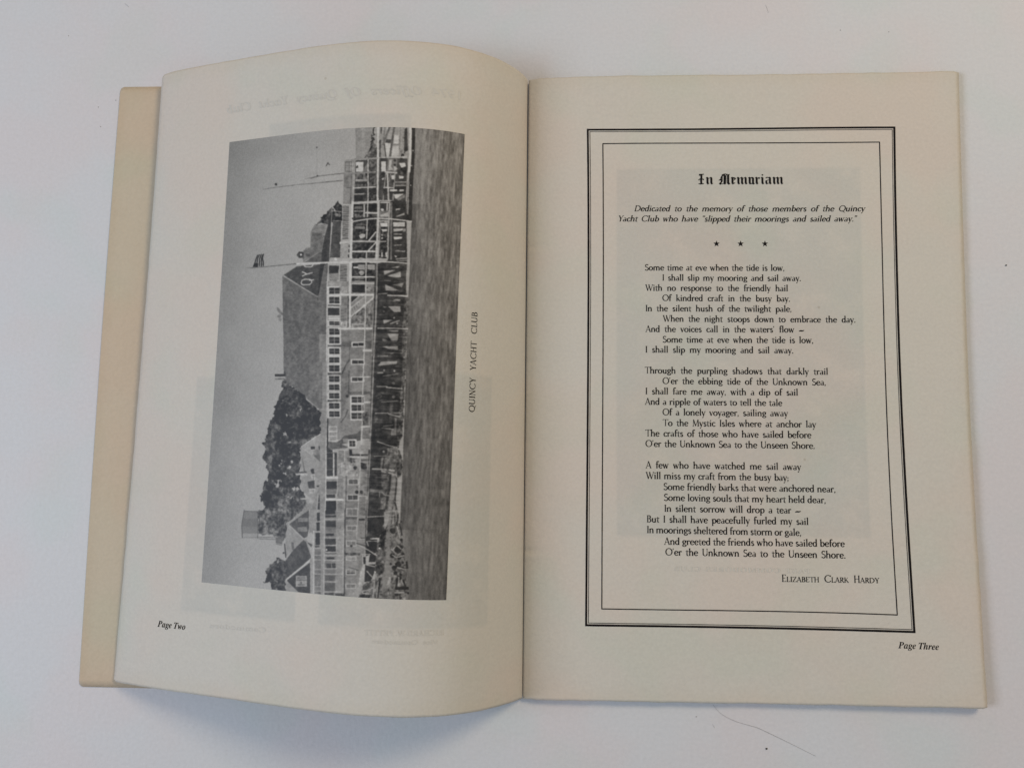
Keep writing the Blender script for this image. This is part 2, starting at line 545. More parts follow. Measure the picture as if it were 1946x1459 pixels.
L180,3.4:590,908 592,1016
L182,3.9:596,1110 596,1198
L180,4.4:595,952 618,951
L186,5.4:599,1046 620,1044
L188,4.9:593,1135 622,1133
L150,2.0:616,881 621,1049 619,1110
L170,2.4:619,1108 620,1129
P140:606,1141 619,1139 618,1161 612,1160
B84:596,1080 616,1082 617,1129 597,1130
P84:527,1182 536,1169 576,1161 591,1149 593,1184 577,1187 528,1200 556,1211 481,1221 481,1215
P100:481,1192 524,1194 522,1215 482,1216
P128:532,1179 550,1179 551,1193 533,1193
P184:550,1181 580,1180 581,1212 551,1213
P58:555,1185 575,1184 576,1208 556,1208
L164,2.0:565,1186 566,1207
L130,1.0:555,1197 575,1196
L70,4.4:619,876 621,1001 628,1230
L162,2.9:624,876 624,1001 625,1120 627,1237
L182,3.4:458,877 476,1242
P44:472,1107 476,1107 482,1223 476,1223
P54:625,876 720,873 726,974 722,1045 715,1234 630,1237 628,1119 627,977
B84:720,878 732,878 731,1045 731,1163 716,1210 712,1163 719,1021
P160:648,895 702,891 701,901 639,910
P168:638,934 658,933 658,938 638,938
P160:663,926 662,928 660,929 658,927 657,925 659,923 662,923
P176:698,927 697,930 694,931 692,929 691,926 693,923 697,924
L135,2.2:656,948 707,937
L140,4.4:638,986 672,985
L188,3.7:670,988 696,990 723,992
L110,2.4:637,1022 646,1016 657,1018 651,1029 640,1030
P110:701,1022 699,1027 695,1028 691,1025 690,1021 694,1017 699,1018
P100:699,972 697,977 693,978 689,975 688,971 692,967 697,968
L135,2.9:656,1043 690,1039 711,1036
L172,3.4:638,1084 681,1082
L176,3.4:681,1085 718,1094
L140,2.4:685,1083 724,1080
P84:685,1089 696,1089 693,1119 685,1117
P118:703,1098 710,1100 710,1171 692,1171 694,1141 703,1140
L130,2.9:666,1131 698,1124
L140,3.4:662,1137 701,1140
P120:641,1143 645,1142 641,1152
B80:635,1091 649,1090 648,1119 636,1119
P168:653,1179 713,1175 711,1185 660,1185
L176,3.9:647,1185 686,1194 715,1207
P130:646,1182 645,1186 642,1187 639,1185 639,1181 641,1178 645,1179
L80,9.8:690,1044 689,1079
P128:430,897 459,897 478,1262 456,1262 445,1095 434,1047
P101:289,895 443,897 452,1071 435,1069 305,967 301,938 294,935
P108:393,897 443,897 445,1071 435,1067 401,1038
P60:419,1006 418,1008 417,1009 415,1007 415,1006 416,1004 418,1005
P50:257,942 299,942 301,951 258,952
P150:258,951 302,951 302,962 259,961
L60,2.4:259,961 301,960
L60,3.4:297,933 302,950
L70,2.0:289,968 302,968
T90:287,977 307,970 314,987 296,996
T56:296,997 309,989 314,978 338,997 375,1024 412,1052 435,1069 446,1095 450,1165 387,1212 377,1217 380,1265 233,1270 233,1231 232,1204 235,1169 243,1162 244,1137 247,1115 265,1100 261,1081 270,1049 283,1041 280,1021 287,1007
M140:312,1051 308,1058 301,1060 292,1056 291,1048 298,1041 308,1043
M140:314,1058 312,1063 307,1064 302,1061 301,1056 305,1052 312,1053
M140:320,1091 316,1100 308,1102 298,1097 296,1088 304,1080 316,1082
M140:322,1097 319,1102 315,1103 310,1100 309,1095 313,1091 319,1092
M140:325,1118 321,1125 315,1127 307,1122 306,1115 312,1109 321,1111
M140:329,1172 324,1183 314,1186 302,1179 300,1169 310,1160 324,1162
M140:336,1179 332,1187 325,1189 317,1185 315,1177 322,1170 332,1172
M140:339,1195 336,1200 332,1202 326,1199 325,1194 329,1189 336,1190
M140:372,1070 370,1074 366,1075 362,1072 361,1068 365,1065 370,1066
M140:370,1058 369,1060 367,1061 365,1059 364,1057 366,1055 369,1055
M140:359,1109 357,1112 355,1112 352,1111 351,1108 354,1105 358,1106
M140:395,1057 393,1061 390,1062 386,1060 385,1056 388,1053 393,1054
M140:341,1225 339,1229 336,1230 332,1228 332,1224 335,1221 339,1222
M140:352,1169 351,1172 348,1173 345,1171 344,1169 347,1166 351,1167
M140:433,1108 431,1112 427,1113 423,1110 422,1106 426,1103 431,1104
L50,4.9:308,1185 334,1190 405,1178
L120,6.3:335,1196 373,1191 410,1180
L48,2.4:335,1204 386,1201
P150:450,1165 384,1212 378,1217 381,1265 456,1262
L176,3.9:450,1165 384,1213
P58:417,1211 432,1211 433,1221 417,1221
P132:392,1217 423,1244 447,1234 456,1262 382,1265
P70:447,1210 452,1210 452,1224 448,1225
T62:231,1176 433,1171 378,1213 385,1311 388,1368 414,1403 414,1433 381,1459 337,1495 338,1537 267,1542 254,1519 224,1473 240,1460 249,1437 233,1419 230,1400 237,1375 244,1365 243,1351 253,1336 252,1302 242,1293 250,1275 234,1261 232,1242 235,1224 223,1210 233,1195
M148:312,1348 306,1359 296,1362 283,1356 281,1345 291,1335 306,1337
M148:305,1360 301,1368 294,1370 286,1366 284,1358 291,1351 301,1353
M148:313,1333 310,1338 306,1339 301,1337 300,1332 304,1328 310,1329
M148:327,1312 324,1318 319,1320 313,1317 311,1311 317,1306 324,1307
M148:355,1269 352,1276 346,1277 339,1274 338,1267 344,1262 352,1263
M148:340,1289 338,1293 335,1294 330,1292 329,1288 333,1284 338,1285
M148:311,1272 309,1277 305,1278 299,1275 299,1271 303,1266 309,1267
M148:303,1286 301,1289 298,1290 294,1288 293,1285 296,1281 301,1282
M148:368,1369 366,1373 363,1374 359,1372 358,1368 361,1365 366,1366
M148:382,1369 380,1373 375,1375 370,1372 369,1367 373,1363 380,1364
M148:309,1428 306,1434 302,1435 296,1432 295,1427 299,1422 306,1423
M148:272,1469 269,1474 264,1476 258,1473 257,1468 262,1463 269,1464
M148:284,1474 282,1478 278,1479 273,1477 273,1473 276,1469 282,1470
M148:281,1347 279,1351 275,1352 270,1350 269,1346 273,1342 279,1343
M148:316,1324 314,1328 311,1329 306,1327 305,1322 309,1319 314,1320
M148:349,1403 346,1409 342,1410 336,1407 335,1402 340,1398 347,1398
M148:365,1403 362,1409 357,1410 351,1407 350,1401 355,1396 362,1397
M148:337,1197 335,1202 331,1203 327,1200 326,1196 330,1193 335,1193
M148:336,1227 334,1230 331,1231 327,1229 326,1225 329,1222 334,1223
M148:343,1229 341,1232 339,1232 335,1231 335,1228 337,1225 341,1226
T80:272,1386 326,1395 378,1404 403,1415 400,1443 337,1495 334,1526 271,1530 240,1472 260,1442
P138:378,1213 391,1203 434,1173 452,1173 460,1327 446,1389 440,1413 420,1398 389,1368
P150:386,1213 434,1181 435,1233 423,1244
L175,3.4:434,1176 381,1213
L165,2.0:379,1213 423,1244
P52:417,1211 433,1211 433,1221 418,1222
P92:428,1243 453,1239 455,1267
P120:429,1224 452,1221 453,1240 427,1243
P92:385,1247 393,1278 404,1307 396,1307
P58:420,1296 432,1292 437,1310 427,1312
P72:412,1340 438,1335 440,1364 418,1365
P165:362,1312 410,1310 410,1317 367,1319
P70:362,1307 407,1304 407,1309 362,1312
P165:425,1313 438,1313 439,1333 426,1333
L100,2.0:426,1319 437,1319
L100,1.5:432,1314 433,1333
P165:421,1366 442,1365 443,1380 422,1381
P120:424,1369 439,1368 439,1371 424,1371
P120:424,1374 440,1373 440,1377 425,1377
P56:447,1353 458,1352 458,1358 448,1358
P70:446,1209 451,1209 452,1223 447,1223
P152:411,1403 425,1397 441,1411 424,1433 412,1429
P165:389,1401 412,1400 413,1406 389,1407
P125:440,1413 459,1341 473,1528 442,1530 429,1508 428,1461 429,1432
L138,12.2:431,1421 341,1490
P134:451,1171 471,1170 488,1527 470,1528
L172,2.2:453,1382 452,1530
P54:459,1381 461,1412 456,1412
P54:456,1415 462,1415 463,1445 455,1446
P52:455,1450 464,1449 465,1482 455,1482
P52:454,1486 466,1486 467,1516 454,1517
L165,2.4:454,1448 465,1447
L165,2.4:454,1484 467,1483
L182,2.4:473,1170 489,1527
P132:516,1216 622,1213 630,1519 527,1525
B150:520,1266 590,1266 590,1317 521,1315
P54:477,1232 501,1231 505,1316 482,1317
L112,2.2:479,1253 513,1251
L112,2.2:481,1293 515,1292
P60:505,1231 514,1231 518,1315 510,1316
L186,3.7:501,1222 506,1317
L110,3.4:477,1232 512,1231
L170,2.4:477,1233 486,1220
P56:475,1208 486,1220 497,1222 498,1230 477,1232
P54:482,1336 519,1335 520,1362 483,1364
P104:483,1364 520,1362 520,1379 484,1381
P56:484,1382 517,1380 518,1394 485,1396
L140,1.5:485,1383 516,1381
L140,1.5:516,1381 517,1394
P130:481,1328 518,1326 518,1334 481,1335
P44:484,1407 520,1405 524,1463 487,1465
P54:486,1441 519,1439 520,1456 487,1457
L150,1.7:486,1441 519,1439
L150,1.7:519,1439 520,1456
L150,1.7:487,1457 520,1456
P60:490,1479 523,1477 524,1497 491,1499
P116:489,1499 524,1497 525,1525 491,1527
P152:517,1223 541,1223 543,1261 519,1262
P92:519,1225 539,1224 539,1227 519,1227
P92:519,1230 539,1229 540,1232 519,1232
P92:519,1235 540,1234 540,1236 520,1237
P92:520,1239 540,1239 540,1241 520,1242
P92:520,1244 540,1244 540,1246 520,1247
P92:520,1249 540,1248 541,1251 520,1252
P92:521,1254 541,1253 541,1256 521,1257
P92:521,1259 541,1258 541,1261 521,1261
P160:520,1325 542,1324 545,1394 523,1395
P92:522,1326 540,1325 540,1328 522,1329
P92:522,1331 541,1330 541,1333 522,1334
P92:522,1336 541,1335 541,1338 523,1339
P92:523,1341 541,1340 541,1343 523,1344
P92:523,1346 541,1345 541,1348 523,1349
P92:523,1351 541,1350 541,1353 523,1354
P92:523,1356 542,1355 542,1358 523,1359
P92:523,1361 542,1360 542,1363 523,1364
P92:524,1366 542,1365 542,1368 524,1369
P92:524,1371 542,1370 542,1373 524,1374
P92:524,1376 542,1375 542,1378 524,1379
P92:524,1381 542,1380 543,1383 524,1384
P92:524,1386 543,1385 543,1388 524,1389
P92:525,1391 543,1390 543,1393 525,1394
P150:523,1404 545,1403 547,1465 525,1466
P104:525,1406 543,1405 543,1407 525,1408
P104:525,1411 543,1410 543,1413 525,1413
P104:525,1416 543,1415 544,1418 525,1419
P104:525,1421 544,1420 544,1423 525,1424
P104:525,1426 544,1425 544,1428 525,1429
P104:526,1431 544,1430 544,1433 526,1434
P104:526,1436 544,1435 544,1438 526,1439
P104:526,1442 544,1441 545,1443 526,1444
P104:526,1447 545,1446 545,1448 526,1449
P104:526,1452 545,1451 545,1454 526,1455
P104:527,1457 545,1456 545,1459 527,1460
P104:527,1462 545,1461 545,1464 527,1465
P150:525,1475 547,1474 549,1503 527,1504
P112:527,1476 545,1475 546,1478 527,1479
P112:527,1481 546,1480 546,1483 527,1484
P112:527,1486 546,1485 546,1488 528,1489
P112:528,1491 546,1490 546,1492 528,1493
P112:528,1496 546,1495 547,1497 528,1498
P112:528,1501 547,1499 547,1502 528,1503
L186,6.8:481,1324 522,1321
L186,6.3:484,1402 548,1400
L180,8.8:487,1473 552,1469
L165,2.9:540,1220 542,1263
L90,3.4:551,1314 558,1523
L160,2.4:546,1319 554,1523
L160,4.4:498,1222 557,1219
P152:565,1219 623,1217 623,1232 566,1234
P150:592,1199 622,1198 622,1215 589,1216
P50:556,1217 566,1219 567,1235 621,1233 621,1238 558,1240
P184:550,1182 580,1181 581,1211 552,1212
P58:555,1186 575,1186 576,1207 556,1207
L164,2.0:565,1187 566,1206
L130,1.0:556,1197 576,1196
L178,4.9:556,1246 621,1245
P90:598,1254 620,1253 620,1259 598,1259
B90:549,1248 580,1250 594,1258 586,1266 550,1260
P150:576,1254 594,1249 597,1275 582,1273
B60:599,1265 618,1267 619,1288 600,1286
P60:586,1283 584,1289 579,1291 574,1287 573,1282 577,1277 584,1278
P165:570,1280 568,1285 564,1287 559,1284 558,1279 562,1275 568,1276
P60:569,1264 568,1267 565,1267 563,1266 562,1263 564,1261 568,1261
L160,2.4:559,1267 560,1286 571,1287
L110,2.0:598,1293 622,1292
P142:598,1303 620,1300 621,1358 599,1359
P170:556,1323 594,1322 595,1344 557,1346
P90:560,1327 590,1325 591,1341 561,1342
L160,1.7:575,1325 576,1343
P170:556,1380 596,1378 597,1401 557,1402
P66:560,1383 593,1382 593,1397 561,1399
L160,1.7:576,1381 577,1399
P170:558,1436 598,1434 599,1456 559,1458
P118:562,1440 594,1438 595,1452 563,1454
L160,1.7:578,1437 579,1454
P170:559,1491 596,1489 597,1511 560,1513
P112:563,1494 592,1493 593,1507 564,1509
L160,1.7:577,1492 578,1509
P48:596,1370 594,1376 589,1377 584,1374 583,1369 587,1364 594,1365
P50:612,1370 610,1375 606,1376 601,1373 600,1368 604,1364 610,1365
P100:593,1352 592,1355 590,1356 587,1354 586,1351 589,1348 592,1349
P100:607,1345 606,1348 605,1348 602,1347 602,1345 604,1343 606,1343
P100:577,1329 576,1332 574,1332 572,1331 572,1329 573,1327 576,1327
P118:557,1404 594,1402 596,1433 559,1435
P92:557,1462 595,1460 596,1469 557,1471
P60:601,1466 621,1465 622,1469 601,1470
P120:598,1389 622,1388 621,1458 598,1460
L176,2.9:595,1171 595,1197
L172,2.9:595,1235 597,1298 596,1377
L186,4.9:596,1383 623,1383
L172,2.9:597,1382 598,1465 598,1521
L170,2.9:596,1462 623,1459
L165,2.0:620,1302 623,1459
L66,3.9:624,1217 627,1334 629,1519
L165,2.9:627,1184 627,1292 627,1357 631,1519
L182,2.9:472,1170 482,1387 486,1527
P56:628,1166 714,1162 716,1209 688,1238 669,1281 672,1379 671,1436 687,1461 688,1516 632,1519 630,1404 629,1287
B100:685,1210 716,1202 714,1307 722,1316 718,1400 732,1514 688,1516 691,1447 671,1425 669,1286
B84:719,1209 737,1248 733,1306 721,1312 713,1284
P124:701,1305 714,1307 715,1377 707,1423 700,1515 688,1516 695,1447 698,1377
L54,7.3:698,1301 696,1354 692,1378 688,1442
L60,4.9:719,1316 716,1400 726,1434 727,1514
L60,5.4:673,1246 671,1286
L120,6.3:669,1244 666,1284
L58,4.4:710,1419 709,1487
L178,5.4:637,1285 667,1285 710,1288
L168,4.9:667,1291 688,1296 714,1303
L120,9.8:633,1362 673,1364
L140,3.4:665,1367 666,1384
L140,3.9:672,1365 681,1376 703,1380
L155,3.4:633,1455 663,1451 690,1450
L166,3.4:649,1186 686,1199 716,1206
P150:676,1221 675,1225 672,1226 668,1224 668,1220 671,1217 675,1218
L110,3.4:641,1240 681,1236
L84,7.3:691,1257 686,1299
P48:743,1469 741,1472 739,1473 736,1471 736,1468 738,1465 742,1466
L60,3.9:734,1475 742,1500
P150:714,1395 717,1395 717,1400 714,1400
P138:336,1499 348,1502 409,1550 372,1592 344,1620
P80:350,1499 423,1443 429,1497 423,1539 411,1546
L140,11.2:431,1431 341,1497
P112:385,1474 421,1471 422,1485 385,1488
P120:384,1507 421,1504 422,1521 385,1524
P66:395,1489 415,1488 416,1502 396,1503
P130:427,1440 454,1439 454,1537 441,1519 430,1527 424,1474
P80:422,1558 444,1566 440,1576
P140:406,1550 421,1546 444,1612 437,1613
P98:362,1563 372,1564 377,1592 368,1592
P76:409,1552 419,1558 442,1613 412,1643 345,1702 344,1632 372,1592
P66:354,1702 438,1631 447,1744 411,1747
L178,5.4:442,1620 346,1704
P140:342,1705 356,1703 409,1747 352,1748
P152:388,1682 429,1679 432,1717 390,1721
P120:392,1686 426,1683 426,1693 393,1696
L80,1.5:391,1698 429,1695
P90:413,1705 412,1708 410,1708 407,1707 407,1705 409,1703 412,1703
P110:396,1710 426,1708 426,1714 397,1716
P116:160,1562 154,1514 161,1459 221,1461 227,1557
P142:159,1545 226,1541 227,1554 161,1560
P106:159,1489 222,1486 224,1517 157,1521
L82,2.9:162,1458 155,1514 161,1562
L84,2.0:165,1462 239,1459
L80,2.2:220,1462 227,1561
T86:221,1459 239,1451 416,1422 381,1460 338,1500 339,1550 331,1564 299,1548 282,1537 261,1541 229,1541
L88,2.0:230,1554 299,1551
L88,2.0:231,1560 300,1558
P104:299,1549 327,1548 329,1574 302,1571
L90,2.0:303,1574 327,1577
L66,4.4:337,1571 345,1620
P70:339,1604 338,1607 335,1608 332,1606 331,1603 334,1601 338,1601
T74:300,1638 312,1620 323,1626 345,1627 349,1702 346,1707 353,1746 291,1744 292,1716 260,1721 267,1704 277,1696 264,1679 275,1661 290,1650
P150:318,1639 317,1642 314,1643 311,1641 310,1638 313,1635 317,1636
P138:438,1622 457,1588 466,1749 446,1751
P136:465,1420 482,1419 497,1751 462,1754 456,1565 470,1564
P128:523,1440 624,1435 626,1573 627,1754 568,1759 556,1508
P140:443,1440 480,1438 495,1747 457,1750
P56:454,1451 464,1450 466,1480 456,1481
P56:454,1486 466,1485 467,1515 456,1516
P56:453,1524 468,1523 471,1565 455,1567
P66:454,1570 470,1569 470,1574 454,1575
P112:454,1582 475,1580 484,1743 463,1745
L162,2.7:442,1484 475,1482
L162,2.7:444,1520 477,1518
L162,2.7:448,1579 481,1576
L162,2.7:449,1604 482,1602
L162,2.7:450,1620 483,1618
L162,2.7:452,1655 485,1652
L162,2.7:453,1670 486,1668
L162,2.7:455,1715 488,1712
L162,2.7:456,1731 489,1728
L170,5.4:445,1517 458,1752
L150,2.4:441,1585 450,1746
L140,8.3:471,1438 489,1750
P118:482,1442 522,1440 537,1743 497,1747
P138:522,1440 549,1439 562,1741 535,1743
P48:484,1440 519,1438 519,1453 485,1455
P56:485,1459 523,1457 523,1463 485,1466
P62:487,1479 523,1477 524,1498 488,1500
P108:489,1500 524,1498 525,1517 490,1519
P52:490,1524 519,1522 520,1530 491,1532
P66:489,1542 526,1540 527,1562 490,1564
P46:493,1569 527,1566 528,1585 494,1587
P50:497,1608 524,1606 525,1613 498,1614
P70:497,1630 515,1628 516,1645 498,1646
P66:517,1628 530,1627 531,1644 518,1645
P96:496,1673 531,1671 532,1689 497,1692
P92:497,1699 532,1696 534,1725 498,1728
P80:497,1733 529,1730 530,1744 498,1747
P76:535,1732 565,1730 565,1741 535,1743
L166,3.2:484,1473 551,1469
L166,3.2:488,1539 553,1535
L166,3.2:489,1566 529,1563
L166,3.2:491,1591 535,1588
L166,3.2:491,1602 554,1598
L166,3.2:492,1619 552,1615
L166,3.2:494,1648 534,1645
L166,3.2:495,1668 555,1663
L166,3.2:496,1694 533,1692
L166,3.2:498,1730 560,1725
L150,2.0:528,1540 531,1588
P210:499,1581 498,1583 496,1584 494,1583 493,1580 495,1578 498,1579
L90,2.9:491,1594 531,1591
L172,2.9:481,1438 495,1749
L160,2.4:547,1439 560,1735
L84,4.4:553,1434 566,1741
L150,1.5:516,1626 517,1645
P146:525,1477 544,1476 545,1504 526,1505
P112:527,1479 542,1478 542,1480 527,1481
P112:527,1483 542,1482 543,1485 527,1486
P112:527,1488 543,1487 543,1489 527,1490
P112:527,1492 543,1492 543,1494 527,1495
P112:528,1497 543,1496 543,1499 528,1500
P112:528,1502 543,1501 543,1503 528,1504
P148:529,1542 546,1541 547,1559 530,1560
P120:531,1543 544,1542 545,1545 531,1546
P120:531,1548 545,1547 545,1549 532,1550
P120:532,1552 545,1552 545,1554 532,1555
P120:532,1557 545,1556 545,1559 532,1559
P168:556,1429 597,1427 598,1457 558,1459
P112:560,1432 594,1431 595,1454 561,1456
L150,1.5:577,1430 578,1456
P168:560,1490 596,1488 597,1508 561,1510
P112:563,1493 593,1492 593,1505 564,1507
L150,1.5:578,1492 579,1507
P168:561,1543 597,1541 598,1563 562,1565
P116:565,1546 594,1545 595,1560 566,1561
L150,1.5:580,1545 580,1561
P168:564,1599 600,1597 601,1613 564,1615
P130:567,1602 597,1600 598,1610 568,1612
L150,1.5:582,1600 583,1612
P168:566,1645 600,1643 601,1663 567,1665
P116:570,1648 597,1646 598,1660 570,1662
L150,1.5:583,1646 584,1662
P168:567,1695 603,1692 604,1711 568,1713
P116:571,1698 601,1696 601,1708 571,1710
L150,1.5:585,1696 586,1710
P66:585,1563 584,1566 581,1567 577,1565 576,1562 579,1558 584,1559
P94:556,1460 595,1458 595,1467 557,1469
P66:601,1464 621,1463 622,1470 601,1471
B84:562,1586 610,1585 608,1594 562,1595
L96,3.4:575,1637 608,1646
P60:570,1657 598,1656 598,1658 570,1660
L170,2.9:597,1461 597,1537
L170,2.4:596,1461 623,1459
P60:610,1531 624,1531 625,1533 611,1534
L160,2.9:598,1537 625,1534
P52:629,1430 689,1427 687,1446 682,1490 671,1529 665,1534 667,1580 630,1595 625,1532
L150,3.4:630,1457 689,1450
L186,4.4:643,1533 669,1531
L150,2.4:632,1542 669,1540
L150,2.4:666,1534 669,1580
B70:632,1508 649,1505 650,1530 633,1531
L70,3.4:625,1435 627,1534 631,1573
L165,2.4:627,1430 630,1527
P166:619,1594 629,1596 629,1655 624,1700 612,1697 615,1649 621,1632
P148:617,1694 624,1709 614,1742 583,1744 601,1717
P56:630,1625 663,1621 664,1639 651,1681 630,1686
P52:622,1598 630,1598 631,1623 624,1623
P54:644,1581 666,1593 662,1614 641,1615
B104:686,1428 728,1426 741,1499 755,1567 772,1713 752,1750 614,1749 628,1693 661,1675 664,1616 663,1580 669,1536 681,1501 685,1455
P118:696,1432 709,1431 705,1489 706,1560 723,1604 715,1659 699,1716 688,1717 688,1660 694,1615 699,1546
B64:664,1612 692,1615 691,1644 677,1661 666,1652
B60:669,1532 682,1490 693,1501 686,1570 671,1561
B84:630,1693 657,1680 656,1707 632,1723
L52,8.8:680,1670 677,1697 673,1747
L160,2.9:663,1680 660,1748
L160,2.9:675,1681 672,1738
B60:617,1730 647,1728 647,1744 613,1744
L162,3.4:595,1552 639,1574 666,1591
L162,3.4:636,1647 661,1674
L162,3.4:662,1646 661,1675
L162,3.4:623,1720 646,1711 659,1704
L162,3.4:617,1590 644,1588
L162,3.4:631,1543 637,1559
L162,3.4:633,1625 661,1630
L162,3.4:637,1618 663,1616
L162,3.4:625,1724 647,1726
L60,2.9:597,1552 630,1560
P60:584,1563 582,1565 580,1566 578,1565 577,1562 579,1560 582,1560
P215:677,1565 676,1568 674,1568 671,1567 671,1564 673,1562 676,1563
P205:666,1650 665,1652 664,1652 662,1651 662,1649 663,1648 666,1648
P158:710,1662 716,1664 716,1677 708,1691 703,1691
P146:682,1437 703,1431 696,1478 687,1501
P54:746,1567 742,1578 733,1581 723,1575 722,1564 730,1554 742,1557
P54:750,1558 748,1563 744,1565 738,1562 738,1556 742,1551 748,1552
P54:724,1588 721,1596 716,1598 709,1594 708,1586 713,1580 722,1581
P54:756,1582 754,1587 750,1589 745,1586 744,1581 748,1576 754,1577
P54:746,1594 744,1601 739,1602 733,1599 732,1593 737,1587 744,1588
P54:747,1619 743,1628 736,1631 727,1626 726,1617 733,1608 743,1610
P54:732,1631 729,1639 724,1641 717,1636 716,1629 721,1623 730,1624
P54:757,1632 754,1638 750,1639 745,1636 744,1631 748,1626 755,1627
P54:751,1654 749,1659 746,1660 742,1657 741,1653 744,1649 749,1650
P54:750,1665 748,1671 744,1672 739,1669 739,1664 742,1659 748,1661
P54:724,1502 720,1510 714,1513 706,1508 704,1499 711,1492 721,1493
P54:748,1533 746,1537 743,1538 739,1536 738,1531 741,1527 746,1528
P54:742,1468 741,1471 739,1472 736,1470 736,1468 738,1465 741,1465
P54:717,1618 716,1622 713,1623 709,1621 709,1617 712,1614 716,1615
P54:736,1649 734,1655 729,1657 723,1654 722,1647 727,1642 734,1643
P54:755,1612 753,1616 750,1617 747,1615 746,1611 749,1608 753,1609
P54:743,1671 740,1677 736,1678 731,1675 730,1670 734,1665 740,1666
P54:760,1675 758,1679 755,1680 751,1678 751,1674 754,1671 758,1671
P54:743,1723 740,1729 736,1730 731,1727 730,1722 734,1717 741,1718
P54:754,1734 753,1738 749,1740 745,1737 744,1733 748,1729 753,1730
L158,3.2:720,1431 726,1476
L158,3.2:714,1445 713,1477
L158,3.2:711,1566 728,1581
L158,3.2:731,1554 744,1565
L158,3.2:716,1586 729,1595 754,1587
L158,3.2:726,1483 739,1528
L158,3.2:730,1717 759,1715
L158,3.2:740,1663 741,1692
L158,3.2:749,1671 756,1691
L158,3.2:734,1629 756,1635
L158,3.2:716,1570 723,1559
L56,4.4:728,1444 726,1483
L56,4.4:735,1476 744,1517
L56,4.4:757,1673 760,1689 764,1693
L56,4.4:736,1667 733,1699
L56,4.4:747,1721 747,1741
L48,10.3:732,1702 772,1700
L48,5.9:763,1608 766,1631
P44:776,1717 775,1720 773,1721 770,1719 769,1716 772,1713 775,1714
L150,3.4:731,1718 757,1716
P52:208,195 212,194 212,191 215,193 219,191 218,195 221,199 217,202 212,199
P120:214,199 215,199 214,209 213,209
L112,1.2:158,211 175,211
L100,2.2:172,211 216,209 311,207 364,207 478,206
L130,1.2:331,188 347,186
L100,2.0:344,186 383,181 486,177
L130,0.7:376,79 377,105
L138,0.7:379,110 382,177
L138,0.7:331,188 332,201
P84:379,66 378,68 376,69 374,67 373,64 375,62 378,63
P70:387,180 386,182 384,182 382,181 381,178 383,176 386,177
'''

U = 0.01          # scene units per millimetre (1 unit = 10 cm)
scene = bpy.context.scene
COL = scene.collection

# ------------------------------------------------------------ camera
cam = bpy.data.cameras.new("camera")
cam_ob = bpy.data.objects.new("camera", cam)
COL.objects.link(cam_ob)
R3 = Matrix(D['ROT'])
cam_ob.matrix_world = Matrix.Translation(Vector(D['CAM']) * U) @ R3.to_4x4()
cam.sensor_width = 36.0
cam.lens = 1600.0 / 1946.0 * 36.0
cam.clip_start = 0.05
cam.clip_end = 200.0
scene.camera = cam_ob

# ------------------------------------------------------------ light
world = bpy.data.worlds.new("World")
scene.world = world
world.use_nodes = True
bg = world.node_tree.nodes["Background"]
bg.inputs[0].default_value = (0.85, 0.94, 1.03, 1)
bg.inputs[1].default_value = 0.30

def area(name, loc, target, sx, sy, power, col):
    l = bpy.data.lights.new(name, 'AREA')
    l.shape = 'RECTANGLE'; l.size = sx; l.size_y = sy; l.energy = power; l.color = col
    o = bpy.data.objects.new(name, l)
    COL.objects.link(o)
    o.location = loc
    o.rotation_euler = (Vector(target) - Vector(loc)).to_track_quat('-Z', 'Y').to_euler()
    return o
area("window_light", (-9.0, -1.2, 7.4), (0, 0, 0), 4.0, 4.0, 590, (0.77, 0.84, 1.0))
area("room_light", (6.6, 6.3, 8.8), (0, 0, 0), 3.6, 3.6, 690, (1.0, 0.80, 0.55))
scene.view_settings.view_transform = 'Standard'
scene.view_settings.look = 'None'
scene.view_settings.exposure = 0.0
scene.view_settings.gamma = 1.0

# ------------------------------------------------------------ node helper
def lin(c):
    c = c / 255.0
    return c / 12.92 if c <= 0.04045 else ((c + 0.055) / 1.055) ** 2.4

class NT:
    def __init__(self, name):
        self.m = bpy.data.materials.new(name)
        self.m.use_nodes = True
        self.t = self.m.node_tree
        self.b = self.t.nodes["Principled BSDF"]
    def n(self, kind, **kw):
        x = self.t.nodes.new(kind)
        for k, v in kw.items():
            setattr(x, k, v)
        return x
    def put(self, sock, v):
        if isinstance(v, bpy.types.NodeSocket):
            self.t.links.new(v, sock)
        else:
            sock.default_value = v
    def math(self, op, a, b=0.0, clamp=False):
        x = self.n('ShaderNodeMath', operation=op); x.use_clamp = clamp
        self.put(x.inputs[0], a); self.put(x.inputs[1], b)
        return x.outputs[0]
    def noise(self, vec, scale, detail=2.0, rough=0.5):
        x = self.n('ShaderNodeTexNoise')
        self.put(x.inputs['Vector'], vec)
        x.inputs['Scale'].default_value = scale
        x.inputs['Detail'].default_value = detail
        x.inputs['Roughness'].default_value = rough
        return x
    def mix(self, fac, a, b, blend='MIX'):
        x = self.n('ShaderNodeMix', data_type='RGBA', blend_type=blend)
        self.put(x.inputs[0], fac); self.put(x.inputs[6], a); self.put(x.inputs[7], b)
        return x.outputs[2]
    def ramp(self, v, lo, hi):
        x = self.n('ShaderNodeMapRange'); x.interpolation_type = 'SMOOTHSTEP'
        self.put(x.inputs[0], v); x.inputs[1].default_value = lo; x.inputs[2].default_value = hi
        return x.outputs[0]
    def bump(self, h, strength, dist):
        x = self.n('ShaderNodeBump')
        x.inputs['Strength'].default_value = strength; x.inputs['Distance'].default_value = dist
        self.put(x.inputs['Height'], h)
        self.t.links.new(x.outputs[0], self.b.inputs['Normal'])

